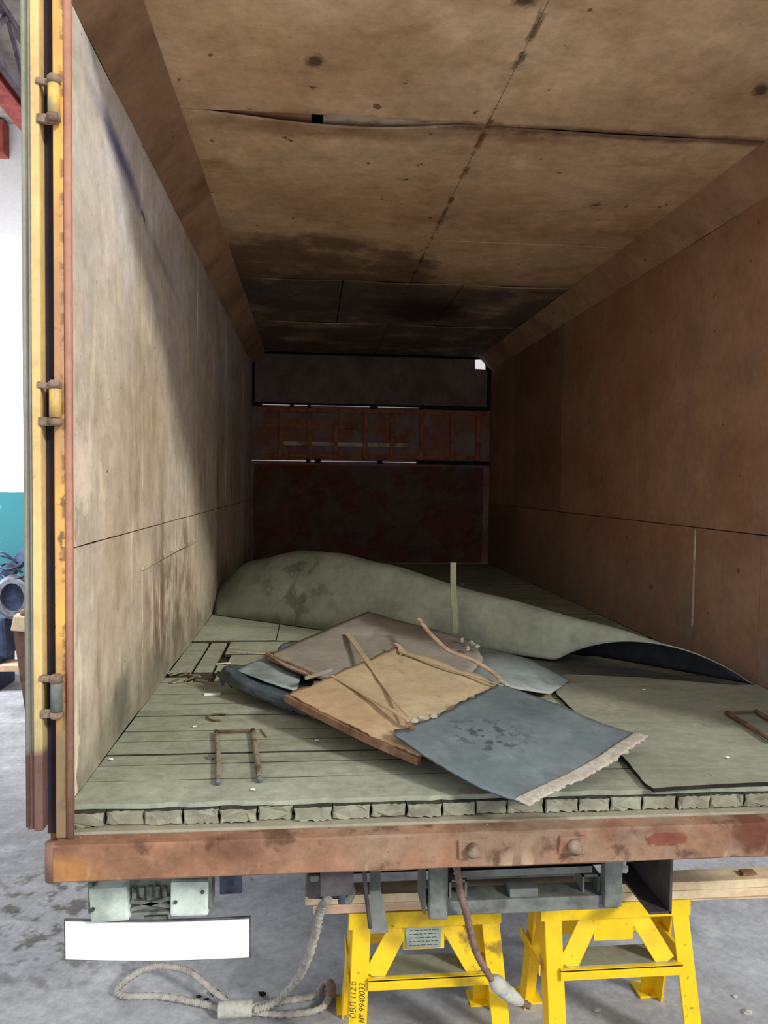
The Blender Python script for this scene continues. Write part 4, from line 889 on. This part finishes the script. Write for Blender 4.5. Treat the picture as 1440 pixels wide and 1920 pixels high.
for px, py in ((776, 1352), (765, 1360), (790, 1346), (812, 1343), (772, 1366), (944, 1280), (950, 1284)):
    bm = NB(); c = P(px, py, .118); bmesh.ops.create_icosphere(bm, subdivisions=1, radius=.010)
    for v in bm.verts: v.co = c+Vector((v.co.x*1.3, v.co.y, v.co.z*.7))*(1+.5*noise.noise(v.co*300+c*50))
    obj('torn_tuft', bm, MAT_EDGE if px < 780 and py > 1355 else MAT_FRAY, t)
# laths
o = strip('bent_lath', [P(785, 1159, .21), P(808, 1188, .19), P(842, 1219, .165), P(885, 1236, .15), P(922, 1258, .135), P(941, 1275, .132)], .018, .018, MAT_LATH, None, 26, .005, (1, .3, 0))
tag(o, 'bent tan lath curving over the pile down to the torn tan board', 'lath')
bm = NB(); c = spline([(1.226, 1.55, .10), (1.222, 1.55, .18), (1.214, 1.56, .27), (1.213, 1.57, .417)], 8)
for a, b in zip(c, c[1:]): bar(bm, a, b, .026, .008, (1, 0, 0))
tag(obj('upright_lath', bm, MAT_LATHG, None, origin=(1.22, 1.55, 0)), 'pale greenish lath standing upright in front of the arched sheet', 'lath')
# rubble crumbs behind the pile
for k, (px, py) in enumerate(((866, 1200), (884, 1206), (894, 1212), (876, 1216))):
    bm = NB(); c = P(px, py, .110 if k < 3 else .106); bmesh.ops.create_icosphere(bm, subdivisions=2, radius=.011)
    for v in bm.verts: v.co = c+v.co*(1+.6*noise.noise(v.co*150+Vector((k, 0, 0))))
    tag(obj('rubble_lump', bm, MAT_FRAY, None), 'small grey lump of rubble on the pile near the upright lath', 'rubble', 'rubble lumps beside the upright lath')
# ---- U-shaped rods
def rodset(name, a0, a1, b0, b1, r, mat, label, cut=True):
    t = empty(name, tuple((Vector(a0)+Vector(b0))/2*Vector((1, 1, 0)) if False else Vector(((a0[0]+b0[0])/2, (a0[1]+b0[1])/2, .0))), label, 'steel rod')
    obj('leg', tube(NB(), spline([a0, Vector(a0).lerp(Vector(a1), .5)+Vector((.003, 0, 0)), a1], 6), r, 10), mat, t, True)
    obj('leg', tube(NB(), spline([b0, Vector(b0).lerp(Vector(b1), .5), b1], 6), r, 10), mat, t, True)
    obj('crosspiece', tube(NB(), [a0, b0], r*.6, 8), MAT_RODR, t, True)
    if cut:
        for p, q in ((a1, a0), (b1, b0)):
            p = Vector(p); d = (p-Vector(q)).normalized(); obj('cut_end', tube(NB(), [p-d*.006, p+d*.003], r*1.12, 10), MAT_CUT, t, True)
    return t
zf = .010
rodset('bent_rod', P(405, 1372, zf), P(409, 1466, zf), P(474, 1369, zf), P(487, 1461, zf), .0072, MAT_ROD, 'rusty U-shaped steel rod lying on the boards, two legs towards the sill')
rodset('bent_rod', P(1362, 1336, .022), P(1450, 1390, .022), P(1418, 1334, .022), P(1475, 1368, .022), .0075, MAT_RODR, 'brown U-shaped steel rod lying on the floor mat', False)
# ---- small litter
bm = NB(); a = P(398, 1301, .004); box(bm, (a.x-.030, a.y-.008, .001), (a.x+.030, a.y+.010, .006), .0015, Euler((0, 0, .1)), jit=.002)
tag(obj('white_chip', bm, MAT_WHITE), 'white plaster chip on the floor near the curled lining end', 'chip')
bm = NB(); tube(bm, spline([P(415, 1350, .005), P(397, 1350, .005), P(389, 1345, .005), P(395, 1340, .005), P(410, 1339, .005), P(427, 1340, .006)], 20), .0028, 8)
tag(obj('bent_wire', bm, MAT_RODR, None, True), 'small dark hook of bent wire on the floor behind the U-shaped rod', 'wire')
bm = NB(); c = P(395, 1419, .006); tube(bm, [c-Vector((0, 0, .005)), c+Vector((0, 0, .005))], .009, 6)
tag(obj('hex_nut', bm, MAT_CUT), 'small steel nut beside the middle of the U-shaped rod', 'nut')
bm = NB(); tube(bm, [P(488, 1367, .004), P(500, 1382, .003)], .002, 6); tag(obj('nail', bm, MAT_RODR), 'thin dark nail just beyond the end of the U-shaped rod', 'nail')
for k, (x0, y0, x1, y1) in enumerate(((432, 1222, 462, 1223), (465, 1224, 500, 1226), (405, 1245, 432, 1243))):
    bm = NB(); bar(bm, P(x0, y0, .004), P(x1, y1, .004), .007, .005, (0, 1, 0), .001)
    tag(obj('wood_splinter', bm, MAT_PALE), ('pale splinter touching the dark hole in the far boards', 'pale splinter nearer the board pile, second along the far gap', 'short pale splinter on the floor between the cracked boards and curled lining')[k], 'splinter')
for px, py, lb_ in ((365, 1362, 'pale crumb on the floor just behind the U-shaped rod'), (208, 1423, 'pale crumb at the foot of the light wall, on the boards'), (594, 1388, 'pale crumb on the boards midway between U-shaped rod and torn panel'),
        (474, 1480, 'pale crumb between the U-shaped rod ends and the sill'), (575, 1525, 'pale crumb lying on the dusty sill top below the board ends'), (1364, 1420, 'pale crumb alone on the floor mat in front of the brown rod'), (1207, 1293, 'pale crumb on the mat in front of the dark arch opening')):
    bm = NB(); z = .003 if py < 1500 else -.0435
    c = P(px, py, z+(.013 if px > 1200 else .001)); s_ = .005; bmesh.ops.create_icosphere(bm, subdivisions=1, radius=s_)
    for v in bm.verts: v.co = c+Vector((v.co.x*1.5, v.co.y, v.co.z*.6))*(1+.4*noise.noise(v.co*400+Vector((px, 0, 0))))
    tag(obj('plaster_crumb', bm, MAT_WHITE), lb_, 'crumb', 'plaster crumbs on the cargo floor')
# splintered slivers where the lengthwise strips are broken
random.seed(5)
for k in range(12):
    px = 305+random.uniform(0, 66); py = 1262+random.uniform(0, 20); a = P(px, py, .004); b = P(px+random.uniform(6, 22), py-random.uniform(-3, 9), .010)
    bm = NB(); bar(bm, a, b, .008, .004, (0, 1, 0)); tag(obj('wood_sliver', bm, MAT_BLOCK if k % 3 else MAT_EDGE), 'broken wood sliver in the damaged floor patch by the left wall', 'sliver', 'slivers in the damaged floor patch')
# ground litter below
for k, (px, py) in enumerate(((388, 1874), (420, 1871), (404, 1862), (372, 1869), (492, 1864), (1400, 1898), (1378, 1868), (1120, 1893))):
    bm = NB(); c = P(px, py, G+.006); s_ = .008+.004*(k % 3); bmesh.ops.create_icosphere(bm, subdivisions=1, radius=s_)
    for v in bm.verts: v.co = c+Vector((v.co.x*1.4, v.co.y, v.co.z*.6))*(1+.5*noise.noise(v.co*300+Vector((k*3, 0, 0))))
    tag(obj('concrete_crumb', bm, MAT_DARK if k < 5 else MAT_SLEEVE), 'dark crumb on the concrete beside the looped rope' if k < 5 else ('larger pale crumb on the concrete, the outer one by the lower picture corner', 'pale crumb on sunlit concrete just beyond the larger one', 'pale crumb on the shaded concrete between the legs of the yellow stand')[k-5], 'crumb', 'dark crumbs by the rope' if k < 5 else 'pale crumbs by the stands')
